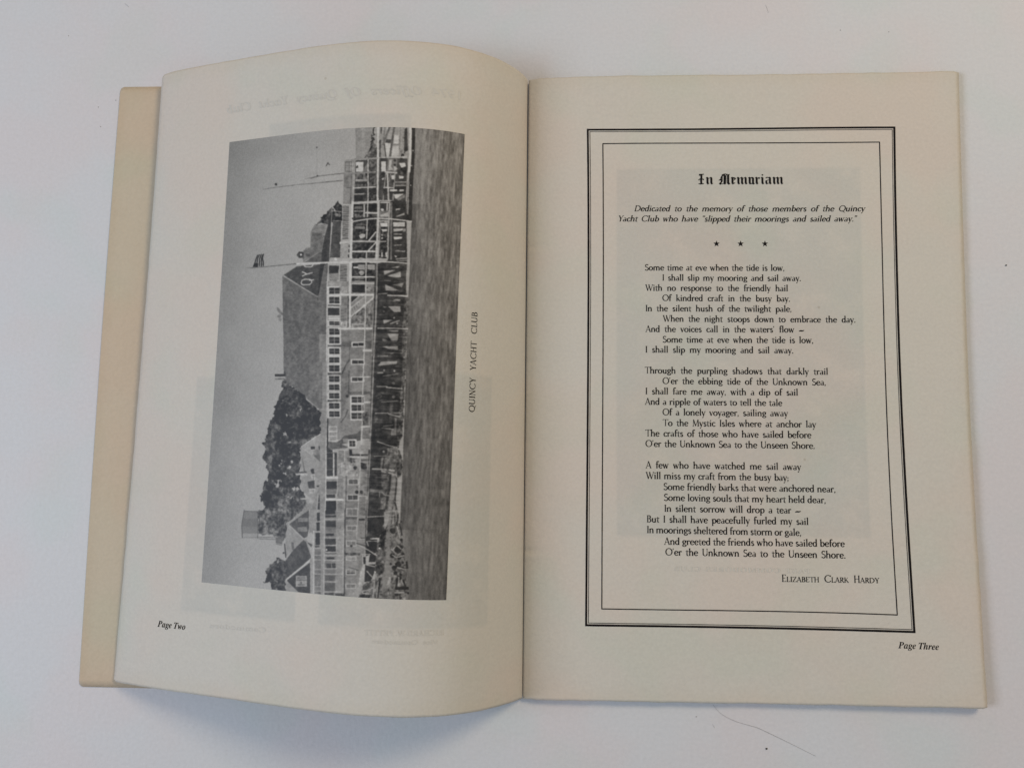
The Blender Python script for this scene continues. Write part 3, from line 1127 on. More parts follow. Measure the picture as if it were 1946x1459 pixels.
def grain(nt, base, vec, amt, fine=95.0):
    """fibre-scale unevenness of colour plus broad, very faint hue drift"""
    f = nt.noise(vec, fine, 2.0, 0.6)
    v = nt.math('MULTIPLY_ADD', f.outputs[0], amt)
    v.node.inputs[2].default_value = 1.0 - amt * 0.5
    comb = nt.n('ShaderNodeCombineColor')
    for i in range(3):
        nt.put(comb.inputs[i], v)
    c = nt.mix(1.0, base, comb.outputs[0], 'MULTIPLY')
    big = nt.noise(vec, 1.6, 3.0, 0.55)
    c = nt.mix(nt.ramp(big.outputs[0], 0.42, 0.62), c, nt.mix(1.0, c, (1.03, 0.975, 0.965, 1), 'MULTIPLY'))
    big2 = nt.noise(vec, 2.7, 2.0, 0.5)
    c = nt.mix(nt.ramp(big2.outputs[0], 0.50, 0.66), c, nt.mix(1.0, c, (0.965, 1.0, 0.985, 1), 'MULTIPLY'))
    return c

def paper(name, col, boxes=(), edge=True, ghost=(0.905, 0.932, 0.948), rough=0.62, edge_col=(0.90, 0.82, 0.68)):
    nt = NT(name)
    tc = nt.n('ShaderNodeTexCoord')
    obj = tc.outputs['Object']
    c = grain(nt, (*col, 1), obj, 0.16)
    uv = nt.n('ShaderNodeSeparateXYZ'); nt.put(uv.inputs[0], tc.outputs['UV'])
    s, t = uv.outputs[0], uv.outputs[1]
    wob = nt.noise(obj, 9.0, 3.0, 0.6).outputs[0]
    if boxes:
        tot = None
        for s0, t0, s1, t1 in boxes:
            s0, s1 = min(s0, s1), max(s0, s1); t0, t1 = min(t0, t1), max(t0, t1)
            e = 0.004
            a = nt.math('MULTIPLY', nt.ramp(s, s0 - e, s0 + e), nt.math('SUBTRACT', 1.0, nt.ramp(s, s1 - e, s1 + e)))
            b = nt.math('MULTIPLY', nt.ramp(t, t0 - e, t0 + e), nt.math('SUBTRACT', 1.0, nt.ramp(t, t1 - e, t1 + e)))
            k = nt.math('MULTIPLY', a, b)
            tot = k if tot is None else nt.math('MAXIMUM', tot, k)
        k = nt.math('MULTIPLY', tot, nt.ramp(wob, 0.15, 0.55))
        c = nt.mix(k, c, nt.mix(1.0, c, (*ghost, 1), 'MULTIPLY'))
    if edge:
        # paper yellowed along its outer edges
        d = nt.math('MINIMUM', nt.math('SUBTRACT', 1.0, s), nt.math('MINIMUM', t, nt.math('SUBTRACT', 1.0, t)))
        d = nt.math('ADD', d, nt.math('MULTIPLY', nt.math('SUBTRACT', wob, 0.5), 0.03))
        k = nt.math('MULTIPLY', nt.math('SUBTRACT', 1.0, nt.ramp(d, -0.004, 0.030)), 0.20)
        c = nt.mix(k, c, nt.mix(1.0, c, (*edge_col, 1), 'MULTIPLY'))
    # tiny flecks in the stock
    vor = nt.n('ShaderNodeTexVoronoi'); nt.put(vor.inputs['Vector'], obj); vor.inputs['Scale'].default_value = 3.2
    fk = nt.math('SUBTRACT', 1.0, nt.ramp(vor.outputs['Distance'], 0.012, 0.022))
    c = nt.mix(nt.math('MULTIPLY', fk, 0.35), c, (0.30, 0.25, 0.18, 1))
    nt.put(nt.b.inputs['Base Color'], c)
    nt.b.inputs['Roughness'].default_value = rough
    nt.b.inputs['Specular IOR Level'].default_value = 0.25
    h = nt.math('ADD', nt.noise(obj, 60.0, 4.0, 0.6).outputs[0], nt.math('MULTIPLY', nt.noise(obj, 3.0, 2.0, 0.5).outputs[0], 6.0))
    nt.bump(h, 0.35, 0.004)
    return nt.m

def flat(name, col, rough=0.5, var=0.0, spec=.3):
    nt = NT(name)
    tc = nt.n('ShaderNodeTexCoord')
    c = (*col, 1)
    if var:
        n = nt.noise(tc.outputs['Object'], 45.0, 3.0, 0.65)
        c = nt.mix(nt.ramp(n.outputs[0], 0.35, 0.75), c, tuple(min(1, x * (1 + var)) for x in col) + (1,))
    nt.put(nt.b.inputs['Base Color'], c)
    nt.b.inputs['Roughness'].default_value = rough
    nt.b.inputs['Specular IOR Level'].default_value = spec
    return nt.m

PAPER = (0.590, 0.555, 0.485)
M_left = paper("cream_book_paper", PAPER, D['boxes']['L'])
M_right = paper("cream_book_paper_facing", PAPER, D['boxes']['R'])
M_leaf = paper("cream_book_paper_plain", PAPER)
M_cover = paper("tan_cover_stock", (0.545, 0.465, 0.345), edge_col=(0.80, 0.70, 0.58))
M_ink = flat("black_printing_ink", (0.008, 0.0065, 0.0065), 0.8, 1.0, .08)
M_thin = flat("worn_printing_ink", (0.006, 0.005, 0.005), 0.85, 1.0, .03)
M_ghost = flat("ink_seen_through_paper", (PAPER[0] * .925, PAPER[1] * .933, PAPER[2] * .942), 0.6, 0.08)

# ------------------------------------------------------------ objects
def link(name, mesh, mats, parent=None, **props):
    o = bpy.data.objects.new(name, mesh)
    for m in (mats if isinstance(mats, (list, tuple)) else [mats]):
        mesh.materials.append(m)
    COL.objects.link(o)
    if parent is not None:
        o.parent = parent
    for k, v in props.items():
        o[k] = v
    return o

def mesh_from(name, verts, faces, uvs=None, smooth=False):
    me = bpy.data.meshes.new(name)
    me.from_pydata([tuple(v) for v in verts], [], faces)
    if uvs is not None:
        lay = me.uv_layers.new(name="UVMap")
        idx = np.zeros(len(me.loops), dtype=np.int32)
        me.loops.foreach_get("vertex_index", idx)
        lay.data.foreach_set("uv", np.asarray(uvs, dtype=np.float32)[idx].ravel())
    if smooth:
        me.polygons.foreach_set("use_smooth", [True] * len(me.polygons))
    me.update()
    return me

# ------------------------------------------------------------ page surfaces (mm)
def wf(t):
    w = lambda q: np.interp(q, [0, .17, .34, .5, .63, .76, .88, 1], [0, .45, .78, 1, .85, .55, .2, 0])
    return sum(w(np.clip(t + d, 0, 1)) for d in (-.08, -.04, 0, .04, .08)) / 5

def left(s, t):
    s = np.asarray(s, float); t = np.asarray(t, float)
    q = s * (1 - .007 * 4 * t * (1 - t) * s ** 3)
    tx = np.polyval(D['TX'], q); tz = np.polyval(D['TZ'], q)
    bx = np.polyval(D['BX'], q); bz = np.polyval(D['BZ'], q)
    yt = D['YT'][0] + (D['YT'][1] - D['YT'][0]) * q
    yb = D['YB'][0] + (D['YB'][1] - D['YB'][0]) * q
    z = tz * (1 - t) + bz * t
    z = z - dents(s, t) * 0.8 - .6 * np.exp(-s * 160 / 1.5)
    tx = tx - .10 * np.exp(-s * 160 / 3.0); bx = bx - .10 * np.exp(-s * 160 / 3.0)
    return np.stack([tx * (1 - t) + bx * t, yt * (1 - t) + yb * t, z], -1)

def dents(s, t):
    """small puckers where the two staples pull on the fold"""
    z = 0
    for tc, k in ((.287, .2), (.435, .12), (.475, .15), (.775, .36)):
        z = z + k * np.exp(-((t - tc) / .0035) ** 2) * np.exp(-(s * 160 / 4.5) ** 2)
        z = z - .5 * k * np.exp(-((t - tc - .009) / .005) ** 2) * np.exp(-(s * 160 / 6.0) ** 2)
    return z

def right(s, t):
    s = np.asarray(s, float); t = np.asarray(t, float)
    C = [np.array(q) for q in D['RC']]
    P = (C[0] * ((1 - s) * (1 - t))[..., None] + C[1] * (s * (1 - t))[..., None]
         + C[2] * ((1 - s) * t)[..., None] + C[3] * (s * t)[..., None])
    d = s * 160
    amp = 2.1 * (1 - t) + 1.3 * t
    z = -.7 * np.exp(-d / 1.2) + amp * (1 - np.exp(-d / 13.)) * np.exp(-(d / 75.) ** 2)
    P[..., 2] = 2.0 * (1 - s) + P[..., 2] * s + z + (-1.6 * s * t * (1 - t ** 3)) * s - dents(s, t)
    P[..., 0] -= 1.4 * s ** 1.2 * wf(t)
    return P

PW, PH = 160.6, 228.5
SIDE = {'L': (left, -1.0), 'R': (right, 1.0)}

def lift(side, s, t, h):
    """points h mm above the page"""
    f = SIDE[side][0]
    e = 1e-3
    s = np.asarray(s, float); t = np.asarray(t, float)
    P = f(s, t)
    n = np.cross(f(s + e, t) - f(s - e, t), f(s, t + e) - f(s, t - e))
    n = n / np.linalg.norm(n, axis=-1, keepdims=True)
    n = n * np.sign(n[..., 2:3])
    return P + n * np.asarray(h)[..., None] if np.ndim(h) else P + n * h

def grid_idx(nu, nv, flip=False):
    F = []
    for j in range(nv):
        for i in range(nu):
            a = j * (nu + 1) + i
            q = (a, a + nu + 1, a + nu + 2, a + 1)
            F.append(q[::-1] if flip else q)
    return F

def sheet(name, fn, svals, tvals, thick, mat, parent, flip=False, ragged=0.0, round_corner=0.0, **props):
    """a closed sheet of paper: printed face, back face and edges"""
    S, T = np.meshgrid(svals, tvals)
    S = S.copy(); T = T.copy()
    top = fn(S, T)
    if ragged:
        rng = np.random.RandomState(7)
        w = np.interp(np.linspace(0, 60, len(tvals)), np.arange(61), rng.randn(61)) * ragged
        top[:, -1, 0] += w
        w = np.interp(np.linspace(0, 50, len(svals)), np.arange(51), rng.randn(51)) * ragged
        top[-1, :, 1] += w
        top[0, :, 1] += w[::-1]
    if round_corner:
        r = round_corner
        for jj in (0, -1):
            for i in range(len(svals)):
                d = (1 - svals[i]) * PW
                if d < r:
                    k = r - math.sqrt(max(0, r * r - (r - d) ** 2))
                    top[jj, i, 1] += -k if jj == 0 else k
    bot = top.copy(); bot[..., 2] -= thick
    nv, nu = len(tvals) - 1, len(svals) - 1
    V = np.concatenate([top.reshape(-1, 3), bot.reshape(-1, 3)]) * U
    n = top.reshape(-1, 3).shape[0]
    F = grid_idx(nu, nv, flip)
    G = [tuple(n + k for k in f[::-1]) for f in F]
    ring = [i for i in range(nu)] + [nu + j * (nu + 1) for j in range(nv)] \
        + [nv * (nu + 1) + i for i in range(nu, 0, -1)] + [j * (nu + 1) for j in range(nv, 0, -1)]
    E = []
    for a, b in zip(ring, ring[1:] + ring[:1]):
        q = (a, b, n + b, n + a)
        E.append(q[::-1] if flip else q)
    uv = np.stack([S.ravel(), T.ravel()], 1)
    me = mesh_from(name, V, F + G + E, np.concatenate([uv, uv]))
    sm = [True] * (len(F) + len(G)) + [False] * len(E)
    me.polygons.foreach_set("use_smooth", sm)
    return link(name, me, mat, parent, **props)

# ------------------------------------------------------------ table
def make_table():
    nt = NT("white_painted_tabletop")
    tc = nt.n('ShaderNodeTexCoord'); obj = tc.outputs['Object']
    c = grain(nt, (0.62, 0.625, 0.635, 1), obj, 0.13, 80.0)
    sm = nt.noise(obj, 14.0, 5.0, 0.7)
    c = nt.mix(nt.math('MULTIPLY', nt.ramp(sm.outputs[0], 0.56, 0.74), 0.10), c, (0.5, 0.5, 0.5, 1))
    nt.put(nt.b.inputs['Base Color'], c)
    nt.b.inputs['Roughness'].default_value = 0.55
    nt.b.inputs['Specular IOR Level'].default_value = 0.25
    nt.bump(nt.noise(obj, 50.0, 4.0, 0.6).outputs[0], 0.35, 0.004)
    n = 40
    xs = np.linspace(-30, 30, n + 1)
    V = [(x, y, 0.0) for y in xs for x in xs]
    F = [(j * (n + 1) + i, j * (n + 1) + i + 1, (j + 1) * (n + 1) + i + 1, (j + 1) * (n + 1) + i) for j in range(n) for i in range(n)]
    V2 = V + [(x, y, -0.4) for y in xs for x in xs]
    N = len(V)
    F2 = F + [tuple(N + k for k in f[::-1]) for f in F]
    link("tabletop", mesh_from("tabletop", V2, F2), nt.m, kind="structure")
make_table()

# ------------------------------------------------------------ booklet
booklet = bpy.data.objects.new("open_booklet", None)
COL.objects.link(booklet)
booklet['label'] = "open stapled booklet showing a clubhouse photograph on the left and framed poem on the right"
booklet['category'] = "booklet"

sv = np.concatenate([np.linspace(0, .06, 16)[:-1], np.linspace(.06, 1, 96)])
tv = np.linspace(0, 1, 260)
left_page = sheet("page", left, sv, tv, .11, M_left, booklet, flip=False, ragged=.05, round_corner=.8,
                  label="raised left page arching up from the fold")
right_page = sheet("page", right, sv, tv, .11, M_right, booklet, flip=True, ragged=.09, round_corner=.5,
                   label="flat right page with the framed poem")

def under(dz, dx, dy, bow):
    def f(s, t):
        P = right(s, t)
        P[..., 2] = np.maximum(P[..., 2] * (1 - .10 * dz) - .2 * dz, .3 - .09 * dz + .25)
        P[..., 0] += s * (dx + 1.4 * s ** .2 * wf(t) * bow)
        P[..., 1] += dy * (1 - 2 * t)
        return P
    return f
svc = np.linspace(0.004, 1, 60); tvc = np.linspace(0, 1, 60)
for k, (dx, dy, bow) in enumerate(((.12, -.15, .25), (-.05, -.25, .3), (-.1, -.3, .2))):
    sheet("inner_leaf", under(1.0 + .8 * k, dx, dy, bow), svc, tvc, .10, M_leaf, booklet, flip=True, round_corner=.4)
sheet("back_cover", under(4.2, -.4, -.4, .3), svc, tvc, .22, M_cover, booklet, flip=True, round_corner=1.0,
      label="tan back cover under the right pages")

cv = D['cover']
def cover_fn(s, t):
    s = np.asarray(s, float); t = np.asarray(t, float)
    gx, ty, by = .3, D['RC'][0][1] - .3, D['RC'][2][1] + .3
    x = gx + s * ((cv[0][0] - gx) * (1 - t) + (cv[1][0] - gx) * t)
    yt = ty + s * (cv[0][1] - ty); yb = by + s * (cv[1][1] - by)
    x = x - s * .5 * np.sin(np.pi * t)
    z = .32 + .9 * np.exp(-s * 160 / 6.0) + .25 * np.exp(-((1 - s) * 160 / 14.0)) * (1 + np.sin(5 * t)) * .5
    return np.stack([x, yt * (1 - t) + yb * t, z], -1)
svv = np.concatenate([np.linspace(0.004, .97, 50)[:-1], np.linspace(.97, 1, 22)])
sheet("front_cover", cover_fn, svv, np.linspace(0, 1, 90), .26, M_cover, booklet, flip=False, round_corner=1.9,
      label="tan front cover lying under the raised left page")

# ------------------------------------------------------------ printed photograph (drawn here, pixel by pixel)
CW, CH = 900, 1740
rng = np.random.RandomState(11)
def vnoise(h, w, ch, cw):
    """smooth value noise with cells ch x cw pixels"""
    gh, gw = int(h / ch) + 3, int(w / cw) + 3
    g = rng.rand(gh, gw)
    y = np.arange(h) / ch; x = np.arange(w) / cw
    yi = y.astype(int); xi = x.astype(int)
    fy = (y - yi)[:, None]; fx = (x - xi)[None, :]
    fy = fy * fy * (3 - 2 * fy); fx = fx * fx * (3 - 2 * fx)
    a = g[yi][:, xi]; b = g[yi][:, xi + 1]; c = g[yi + 1][:, xi]; d = g[yi + 1][:, xi + 1]
    return (a * (1 - fx) + b * fx) * (1 - fy) + (c * (1 - fx) + d * fx) * fy

img = np.zeros((CH, CW))
vv, uu = np.mgrid[0:CH, 0:CW]
un, vn = uu / CW, vv / CH
img[:] = 137 + 17 * np.clip(un / .45, 0, 1) + 3 * vn
img -= 9 * np.exp(-((un / .12) ** 2)) * 1.0
img -= 6 * np.exp(-(vn / .06) ** 2)
img += 3 * (vnoise(CH, CW, 260, 190) - .5) * 2
WAT = np.array(D['water'], float)
wx = np.interp(np.arange(CH), WAT[:, 1], WAT[:, 0])
wmask = uu > wx[:, None]
st = vnoise(CH, CW, 34, 5) * .5 + vnoise(CH, CW, 14, 3.2) * .35 + vnoise(CH, CW, 90, 11) * .35 - .6
amp = 62 * (1 - .45 * np.clip(vn / .9, 0, 1))
water = 120 - 14 * vn - 26 * np.clip((un - .82) / .18, 0, 1) * (1 - .4 * vn) + st * amp * (.65 + .7 * np.clip((un - .75) / .2, 0, 1))
dist = (uu - wx[:, None]) / 60.0
water -= 26 * np.exp(-np.clip(dist, 0, 9) * 1.6) * (vn > .17) * (vn < .86)
img = np.where(wmask, water, img)
leaf = np.clip((vnoise(CH, CW, 9, 9) * .45 + vnoise(CH, CW, 4, 4) * .4 + vnoise(CH, CW, 26, 26) * .5 - .45) * 1.6, -.2, 1)
edge_n = (vnoise(CH, CW, 7, 7) + vnoise(CH, CW, 16, 16)) - 1
rub = vnoise(CH, CW, 10, 6) * .5 + vnoise(CH, CW, 5, 4) * .5 - .5

def fill(pts, soft=None):
    pts = np.array(pts, float)
    pad = 14 if soft is not None else 1
    x0 = int(max(0, pts[:, 0].min() - pad)); x1 = int(min(CW, pts[:, 0].max() + pad + 1))
    y0 = int(max(0, pts[:, 1].min() - pad)); y1 = int(min(CH, pts[:, 1].max() + pad + 1))
    if x1 <= x0 or y1 <= y0:
        return None
    Y, X = np.mgrid[y0:y1, x0:x1].astype(float)
    X += .5; Y += .5
    if soft is not None:
        X = X + edge_n[y0:y1, x0:x1] * soft
        Y = Y + edge_n[y0:y1, x0:x1][::-1, ::-1] * soft
    ins = np.zeros(X.shape, bool)
    n = len(pts)
    for i in range(n):
        ax, ay = pts[i]; bx, by = pts[(i + 1) % n]
        if ay == by:
            continue
        c = ((ay > Y) != (by > Y)) & (X < (bx - ax) * (Y - ay) / (by - ay) + ax)
        ins ^= c
    return (slice(y0, y1), slice(x0, x1)), ins

img0 = img.copy()
for row in DRAW.strip().split("\n"):
    head, body = row.split(":")
    kind = head[0]; rest = head[1:].split(",")
    g = 49 + (float(rest[0]) - 46) * .91
    pts = [tuple(map(float, q.split(","))) for q in body.split()]
    if kind == 'L':
        hw = max(float(rest[1]) * .5, 1.0)
        for (ax, ay), (bx, by) in zip(pts, pts[1:]):
            l = math.hypot(bx - ax, by - ay) or 1
            dx, dy = (bx - ax) / l, (by - ay) / l
            r = fill([(ax - dx * hw * .4 - dy * hw, ay - dy * hw * .4 + dx * hw), (bx + dx * hw * .4 - dy * hw, by + dy * hw * .4 + dx * hw),
                      (bx + dx * hw * .4 + dy * hw, by + dy * hw * .4 - dx * hw), (ax - dx * hw * .4 + dy * hw, ay - dy * hw * .4 - dx * hw)])
            if r:
                img[r[0]][r[1]] = g
        continue
    if kind == 'M':                             # a sunlit patch in the foliage: scattered leaves, no outline
        r = fill(pts, 10.0)
        if r:
            sl, m = r
            m = m & (leaf[sl][::-1, ::-1] + .6 * leaf[sl] > .52)
            img[sl][m] = g - 10 + (leaf[sl] * 40)[m]
        continue
    r = fill(pts, {'P': None, 'T': 9.0, 'B': 4.0}[kind])
    if r is None:
        continue
    sl, m = r
    if kind == 'P':
        img[sl][m] = g
    elif kind == 'T':
        tex = g - 30 + leaf[sl] * 78
        img[sl][m] = tex[m]
    else:
        tex = g + rub[sl] * 95
        img[sl][m] = tex[m]

def blur(a, k):
    ker = np.exp(-np.arange(-4, 5) ** 2 / (2 * k * k)); ker /= ker.sum()
    for ax in (0, 1):
        p = np.pad(a, [(4, 4) if i == ax else (0, 0) for i in range(2)], mode='edge')
        a = sum(w * (p[i:i + a.shape[0], :] if ax == 0 else p[:, i:i + a.shape[1]]) for i, w in enumerate(ker))
    return a
# the piles stand in murk: pull the band below the deck towards a mid dark
edge_x = np.interp(np.arange(CH), WAT[:, 1], WAT[:, 0])
deck = edge_x - np.interp(np.arange(CH), [0, 500, 900, 1740], [66, 115, 125, 150])
band = np.clip((uu - deck[:, None]) / 14, 0, 1) * np.clip((edge_x[:, None] + 10 - uu) / 26, 0, 1) * (vn > .30) * (vn < .84)
pure = img.copy()
img = img * (1 - .22 * band) + 74 * .22 * band
img += band * ((vnoise(CH, CW, 4.5, 60) - .5) * 34 + (vnoise(CH, CW, 9, 16) - .5) * 26)
town = np.clip((uu - .27 * CW) / 30, 0, 1) * (uu < edge_x[:, None] + 6) * (np.abs(pure - img0) > 1.5)
img += town * ((vnoise(CH, CW, 5, 7) - .5) * 20 + (vnoise(CH, CW, 22, 13) - .5) * 18 * (img < 160))
img = img - 15 * np.clip((118 - img) / 50, 0, 1) + 6 * np.clip((img - 150) / 25, 0, 1) * (np.abs(pure - img0) > 1.5)
img = blur(img, 1.5)
img += (vnoise(CH, CW, 3.0, 3.0) - .5) * 12 + (vnoise(CH, CW, 6.0, 5.0) - .5) * 5 + (vnoise(CH, CW, 60, 60) - .5) * 5
img = np.clip(img, 26, 235)
g = img / 255.0
glin = np.where(g <= .04045, g / 12.92, ((g + .055) / 1.055) ** 2.4)
rel = glin / lin(181.0)                                   # against the blank paper
tint = np.array(PAPER) / max(PAPER)
neutral = np.clip(rel, 0, 1)[..., None]
warm = (.50 * tint + .50 * np.array([.955, .955, .935]) )
rgb = np.clip(rel[..., None], 0, 1.05) * warm * max(PAPER) * 1.0
dark = 1 - np.clip(rel, 0, 1)
rgb[..., 0] *= 1 + .04 * dark * (un + .1); rgb[..., 2] *= 1 - .02 * dark
pix = np.ones((CH, CW, 4), dtype=np.float32)
enc = np.clip(rgb, 0, 1)
pix[..., :3] = np.where(enc <= .0031308, enc * 12.92, 1.055 * enc ** (1 / 2.4) - .055)[::-1]
im = bpy.data.images.new("printed_halftone", CW, CH)
im.colorspace_settings.name = 'sRGB'
im.pixels.foreach_set(pix.ravel())
im.update(); im.pack()
nt = NT("halftone_print")
tx = nt.n('ShaderNodeTexImage'); tx.image = im; tx.interpolation = 'Cubic'; tx.extension = 'EXTEND'
tc = nt.n('ShaderNodeTexCoord'); nt.put(tx.inputs[0], tc.outputs['UV'])
fine = nt.noise(tc.outputs['Object'], 95.0, 2.0, .6)
vmul = nt.math('MULTIPLY_ADD', fine.outputs[0], .16); vmul.node.inputs[2].default_value = .92
cc = nt.n('ShaderNodeCombineColor')
for i in range(3):
    nt.put(cc.inputs[i], vmul)
nt.put(nt.b.inputs['Base Color'], nt.mix(1.0, tx.outputs[0], cc.outputs[0], 'MULTIPLY'))
nt.b.inputs['Roughness'].default_value = .5
nt.b.inputs['Specular IOR Level'].default_value = .3
nu, nv = 70, 140
Uv, Vv = np.meshgrid(np.linspace(0, 1, nu + 1), np.linspace(0, 1, nv + 1))
PC = np.array(D['PC'])
ST = (PC[0] * ((1 - Uv) * (1 - Vv))[..., None] + PC[1] * (Uv * (1 - Vv))[..., None]
      + PC[2] * ((1 - Uv) * Vv)[..., None] + PC[3] * (Uv * Vv)[..., None])
P = lift('L', ST[..., 0], ST[..., 1], .06).reshape(-1, 3) * U
me = mesh_from("printed_photograph", P, grid_idx(nu, nv), np.stack([Uv.ravel(), 1 - Vv.ravel()], 1), True)
link("printed_photograph", me, nt.m, left_page,
     label="grey sideways photograph of a clubhouse on piles beside water")

# ------------------------------------------------------------ lettering
def mathchars(s, up, lo, hole=None):
    o = ''
    for c in s:
        if 'A' <= c <= 'Z':
            o += chr(up + ord(c) - 65)
        elif 'a' <= c <= 'z':
            k = lo + ord(c) - 97
            o += chr(0x210E) if (hole and k == 0x1D455) else chr(k)
        elif c.isdigit() and up == 0x1D400:
            o += chr(0x1D7CE + int(c))
        else:
            o += c
    return o
STY = {  # capitals block, small letters block, stroke change for capitals / small, width, space min
    'poem': (0x1D400, 0x1D41A, .001, .009, 1.0),
    'ital': (0x1D468, 0x1D482, .002, .009, 1.05),
    'caps': (0x1D400, 0x1D41A, .005, .005, 1.0),
    'pnum': (0x1D468, 0x1D482, .001, .001, .95),
    'capt': (0x1D434, 0x1D44E, .012, .012, 1.0),
    'ghost': (0x1D468, 0x1D482, .004, .004, 1.0),
    'ghostc': (0x1D400, 0x1D41A, 0, 0, 1.0),
    'ghosts': (0x1D400, 0x1D41A, 0, 0, 1.0),
}
_cache = {}
_curve = bpy.data.curves.new("glyph_source", 'FONT')
_tob = bpy.data.objects.new("glyph_source", _curve)
COL.objects.link(_tob)
_curve.resolution_u = 4
def text_mesh(body, off):
    _curve.body = body; _curve.offset = off
    dg = bpy.context.evaluated_depsgraph_get()
    me = bpy.data.meshes.new_from_object(_tob.evaluated_get(dg))
    V = np.array([v.co[:2] for v in me.vertices]).reshape(-1, 2)
    F = [tuple(p.vertices) for p in me.polygons]
    bpy.data.meshes.remove(me)
    return V, F
def glyph(ch, off):
    k = (ch, off)
    if k not in _cache:
        V, F = text_mesh(ch, off)
        if ('H', 0) not in _cache:
            a, _ = text_mesh("HH", 0); _cache[('H', 0)] = a[:, 0].max()
        b, _ = text_mesh("H" + ch + "H", 0)
        _cache[k] = (V, F, b[:, 0].max() - _cache[('H', 0)])
    return _cache[k]
CAPH = .664
def layout(txt, style):
    """list of words, each a list of (verts, faces, advance) in cap-height units"""
    up, lo, oc, ol, wd = STY[style]
    words = []
    for w in txt.split():
        V, F, x = [], [], 0.0
        body = w
        small = [False] * len(w)
        if style == 'caps':
            small = [c.islower() for c in w]; body = w.upper()
        n = 0
        for c, sm in zip(body, small):
            mc = mathchars(c, up, lo, up == 0x1D434)
            off = oc if c.isupper() else ol
            if sm:
                off = .012
            v, f, adv = glyph(mc, off)
            if c == '\u2013':
                v = v.copy(); v[:, 1] = (v[:, 1] - v[:, 1].mean()) * 1.1 + .17 + .04 * np.sin((v[:, 0] - v[:, 0].mean()) * 9)
            k = .70 if sm else 1.0
            kw = 1.12 if sm else 1.0
            if len(v):
                q = v * k / CAPH
                if style in ('poem', 'ital') and c.islower():
                    # small x-height and tall ascenders of the old book face
                    q[:, 1] = np.where(q[:, 1] < 0, q[:, 1] * .92, np.where(q[:, 1] < .72, q[:, 1] * .915, .659 + (q[:, 1] - .72) * 1.30))
                q[:, 0] = q[:, 0] * wd * kw + x
                V.append(q); F += [tuple(n + i for i in ff) for ff in f]; n += len(v)
            x += adv * k * kw * wd / CAPH
            if sm or style in ('capt', 'ghostc'):
                x += .06
        words.append((np.concatenate(V), F, x))
    return words

def blackletter(txt):
    """old English letters drawn as pen strokes; x-height 1"""
    def dia(x, y, r=.17, k=1.0):
        return [(x - r, y), (x, y - r * k), (x + r, y), (x, y + r * k)]
    def stem(x, y0=.08, y1=.94, w=.115):
        return [[(x - w, y0 + .10), (x + w, y0), (x + w, y1 - .08), (x - w, y1 + .02)], dia(x + .05, y0 + .03, .16), dia(x - .04, y1 - .04, .16)]
    def pen(pts, w):
        o = []
        for (a, b), (c, d) in zip(pts, pts[1:]):
            l = math.hypot(c - a, d - b); nx, ny = -(d - b) / l * w, (c - a) / l * w
            o.append([(a + nx, b + ny), (a - nx, b - ny), (c - nx, d - ny), (c + nx, d + ny)])
        return o
    L = {
        'i': (stem(.18) + [dia(.18, 1.30, .12)], .46),
        'n': (stem(.18) + stem(.62) + pen([(.22, .78), (.58, .95)], .035), .90),
        'u': (stem(.18) + stem(.62) + pen([(.22, .12), (.60, .18)], .05), .90),
        'm': (stem(.18) + stem(.60) + stem(1.02) + pen([(.22, .78), (.56, .95)], .035) + pen([(.64, .78), (.98, .95)], .035), 1.30),
        'r': (stem(.18) + [dia(.45, .86, .15)] + pen([(.22, .78), (.42, .95)], .035), .66),
        'o': (stem(.18) + stem(.56, .05, .90) + pen([(.2, .10), (.52, .05)], .05) + pen([(.16, .90), (.50, .97)], .05), .80),
        'e': (stem(.18) + [dia(.46, .80, .15)] + pen([(.2, .95), (.45, .90)], .06) + pen([(.2, .46), (.52, .72)], .035) + pen([(.2, .08), (.48, .18)], .06), .68),
        'a': (stem(.58) + pen([(.10, .86), (.24, .97), (.58, .90)], .06) + pen([(.16, .50), (.16, .16)], .10) + pen([(.14, .50), (.54, .62)], .04) + [dia(.22, .10, .15)] + pen([(.2, .08), (.5, .14)], .03), .88),
        'I': (pen([(.34, .04), (.30, .50), (.34, .90), (.33, 1.40)], .115) + pen([(.06, 1.40), (.62, 1.42)], .06) + pen([(.02, .10), (.20, .02), (.62, .08)], .06) + pen([(.02, .58), (.14, .74), (.30, .80)], .055) + pen([(.44, .72), (.58, .74)], .05) + [dia(.14, 1.30, .11), dia(.56, .66, .10), dia(.05, .62, .09)], .86),
        'M': (pen([(.05, .12), (.22, .22), (.28, .55), (.20, .85), (.34, 1.20), (.62, 1.40)], .085) + pen([(.60, .10), (.62, 1.28)], .115) + pen([(.36, 1.1), (.36, .35)], .03)
              + pen([(1.02, .10), (1.02, 1.30)], .125) + pen([(.30, 1.32), (.62, 1.46), (.96, 1.38)], .06) + pen([(.64, 1.16), (.98, 1.44)], .04) + pen([(1.00, 1.30), (1.18, 1.42)], .06)
              + pen([(.78, 1.2), (.78, .2)], .03) + [dia(.12, .08, .17), dia(.64, .10, .17), dia(1.10, .09, .18), dia(.10, .62, .12)] + pen([(-.06, .56), (.26, .66)], .04) + pen([(.1, .02), (.55, .06)], .04), 1.34),
    }
    words = []
    for w in txt.split():
        V, F, x, n = [], [], 0., 0
        for c in w:
            polys, adv = L[c]
            for q in polys:
                V += [((a + x) / 1.42, b / 1.42) for a, b in q]
                F.append(tuple(range(n, n + len(q)))); n += len(q)
            x += adv
        words.append((np.array(V), F, x / 1.42))
    return words

